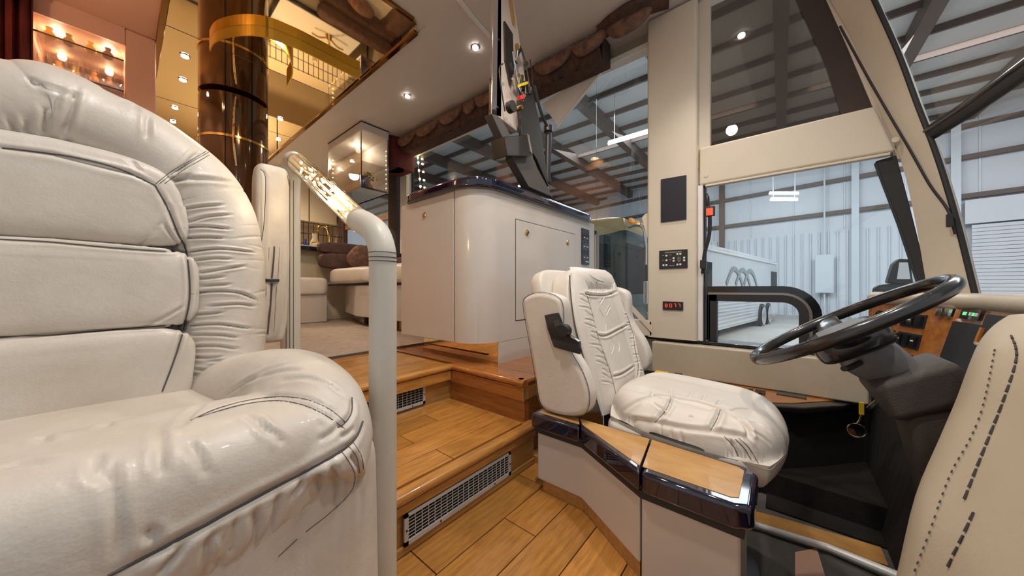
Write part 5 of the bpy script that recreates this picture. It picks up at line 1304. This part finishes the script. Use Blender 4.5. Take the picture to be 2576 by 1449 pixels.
# galley counter behind the sofa: white sink and brass tap (also seen in the mirror ceiling)
def galley():
    t = thing('galley_counter', 'cream galley counter with white sink behind the sofa', 'counter', (1.6, 4.6, ZM))
    MB().box((1.12, 4.5, ZM+.02), (2.22, 5.2, 1.20)).obj('base', 'cream_lacquer', t)
    MB().box((1.0, 3.86, 1.10), (1.86, 4.50, 1.145)).obj('shelf', 'black_gloss', t, bevel=.01)
    MB().box((1.04, 3.88, 1.146), (1.84, 4.48, 1.155)).obj('sink_surround', 'white_lacquer', t, bevel=.003)
    MB().box((1.03, 4.0, ZM+.013), (1.83, 4.45, 1.10)).obj('lower_cabinet', 'cream_lacquer', t)
    return t
galley()
fc = thing('tap', 'brass tap with two lever handles on the galley counter', 'tap', (1.55, 4.05, 1.156))
b = Vector((1.55, 4.05, 1.156))
MB().loft([b, b+Vector((0, 0, .02)), b+Vector((0, 0, .05))], [.04, .03, .016], 14).obj('base', 'brass', fc, smooth=True)
MB().loft(curve_pts([b+Vector(v) for v in ((0, 0, .04), (0, 0, .16), (-.04, -.03, .24), (-.12, -.07, .24), (-.15, -.09, .18))], 6), .013, 10).obj('spout', 'brass', fc, smooth=True)
for s in (-1, 1): MB().loft(curve_pts([b+Vector((s*.02, 0, .03)), b+Vector((s*.10, .02, .06)), b+Vector((s*.17, .03, .05))], 5), .010, 8).obj('handle', 'brass', fc, smooth=True)
# gallery rail and items on the counter
rl = thing('gallery_rail', 'wire rack standing on the counter behind the crystal handrail', 'rack', (1.3, 4.45, 1.155))
for k in range(16): x = 1.02+.055*k; MB().loft([(x, 4.42, 1.158), (x, 4.42, 1.50)], .004, 6).obj('wire', 'dark_metal', rl)
for z in (1.24, 1.36, 1.49): MB().loft([(1.0, 4.42, z), (1.86, 4.42, z)], .005, 6).obj('rail', 'dark_metal', rl)
for k in range(5):
    x = 1.06+.085*k; o = vase(x, 4.33, 1.156, .12, .026, ('blue_glass', 'silver_mirror', 'acrylic', 'silver_mirror', 'blue_glass')[k], ('dark blue bottle at the left end of the counter rack', 'shiny silver jar second from the left on the counter', 'clear glass jar in the middle of the counter', 'shiny silver jar fourth from the left on the counter', 'dark blue bottle right of the silver jars on the counter')[k], cat='jar')
bk = vase(1.50, 4.34, 1.156, .20, .05, 'cream_lacquer', 'tall cream vase on the counter behind the handrail')
# framed mirror wall behind the galley, cream cupboards both sides
cb = thing('wall_cupboards', 'cream wall cupboards along the rear of the salon above the counter', 'cupboards', (1.7, 5.4, 1.7))
for k in range(3): MB().box((1.02+.40*k, 5.45, 1.70), (1.405+.40*k, 5.95, ZC-.03)).obj('door', 'cream_lacquer', cb, bevel=.006)
cb2 = thing('rear_cupboards', 'row of cream cupboards along the passenger side of the galley', 'cupboards', (-.4, 5.2, ZM))
for k in range(3): MB().box((-.82, 4.62+.44*k, ZM+.01), (.02, 5.05+.44*k, 1.25)).obj('door', 'cream_lacquer', cb2, bevel=.006)
for k in range(3): MB().box((-.82, 4.62+.44*k, 1.60), (-.10, 5.05+.44*k, ZC-.03)).obj('wall_door', 'cream_lacquer', cb2, bevel=.006)
# dark bronze glass cylinder in the aisle
cy = thing('bronze_column', 'dark bronze glass cylindrical enclosure rising to the mirror ceiling behind the armchair', 'column', (.67, 3.85, ZM))
MB().loft([(.67, 3.85, ZM+.012), (.67, 3.85, ZC-.03)], .245, 40).obj('glass_cylinder', 'column_glass', cy, smooth=True)
for z in (1.99,): MB().loft([(.67, 3.85, z), (.67, 3.85, z+.02)], .252, 40).obj('brass_band', 'brass', cy, smooth=True)
for a in (-2.0, -1.25): MB().loft([(.67+math.cos(a)*.249, 3.85+math.sin(a)*.249, ZM+.02), (.67+math.cos(a)*.249, 3.85+math.sin(a)*.249, ZC-.03)], .004, 6).obj('door_joint', 'void', cy)
a = -1.7; c = Vector((.67+math.cos(a)*.27, 3.85+math.sin(a)*.27, 0))
MB().loft(curve_pts([c+Vector((0, .02, 1.75)), c+Vector((-.02, -.02, 1.9)), c+Vector((-.025, -.03, 2.05)), c+Vector((-.02, -.02, 2.2)), c+Vector((0, .02, 2.34))], 6), .008, 8).obj('handle', 'bronze_mirror', cy, smooth=True)
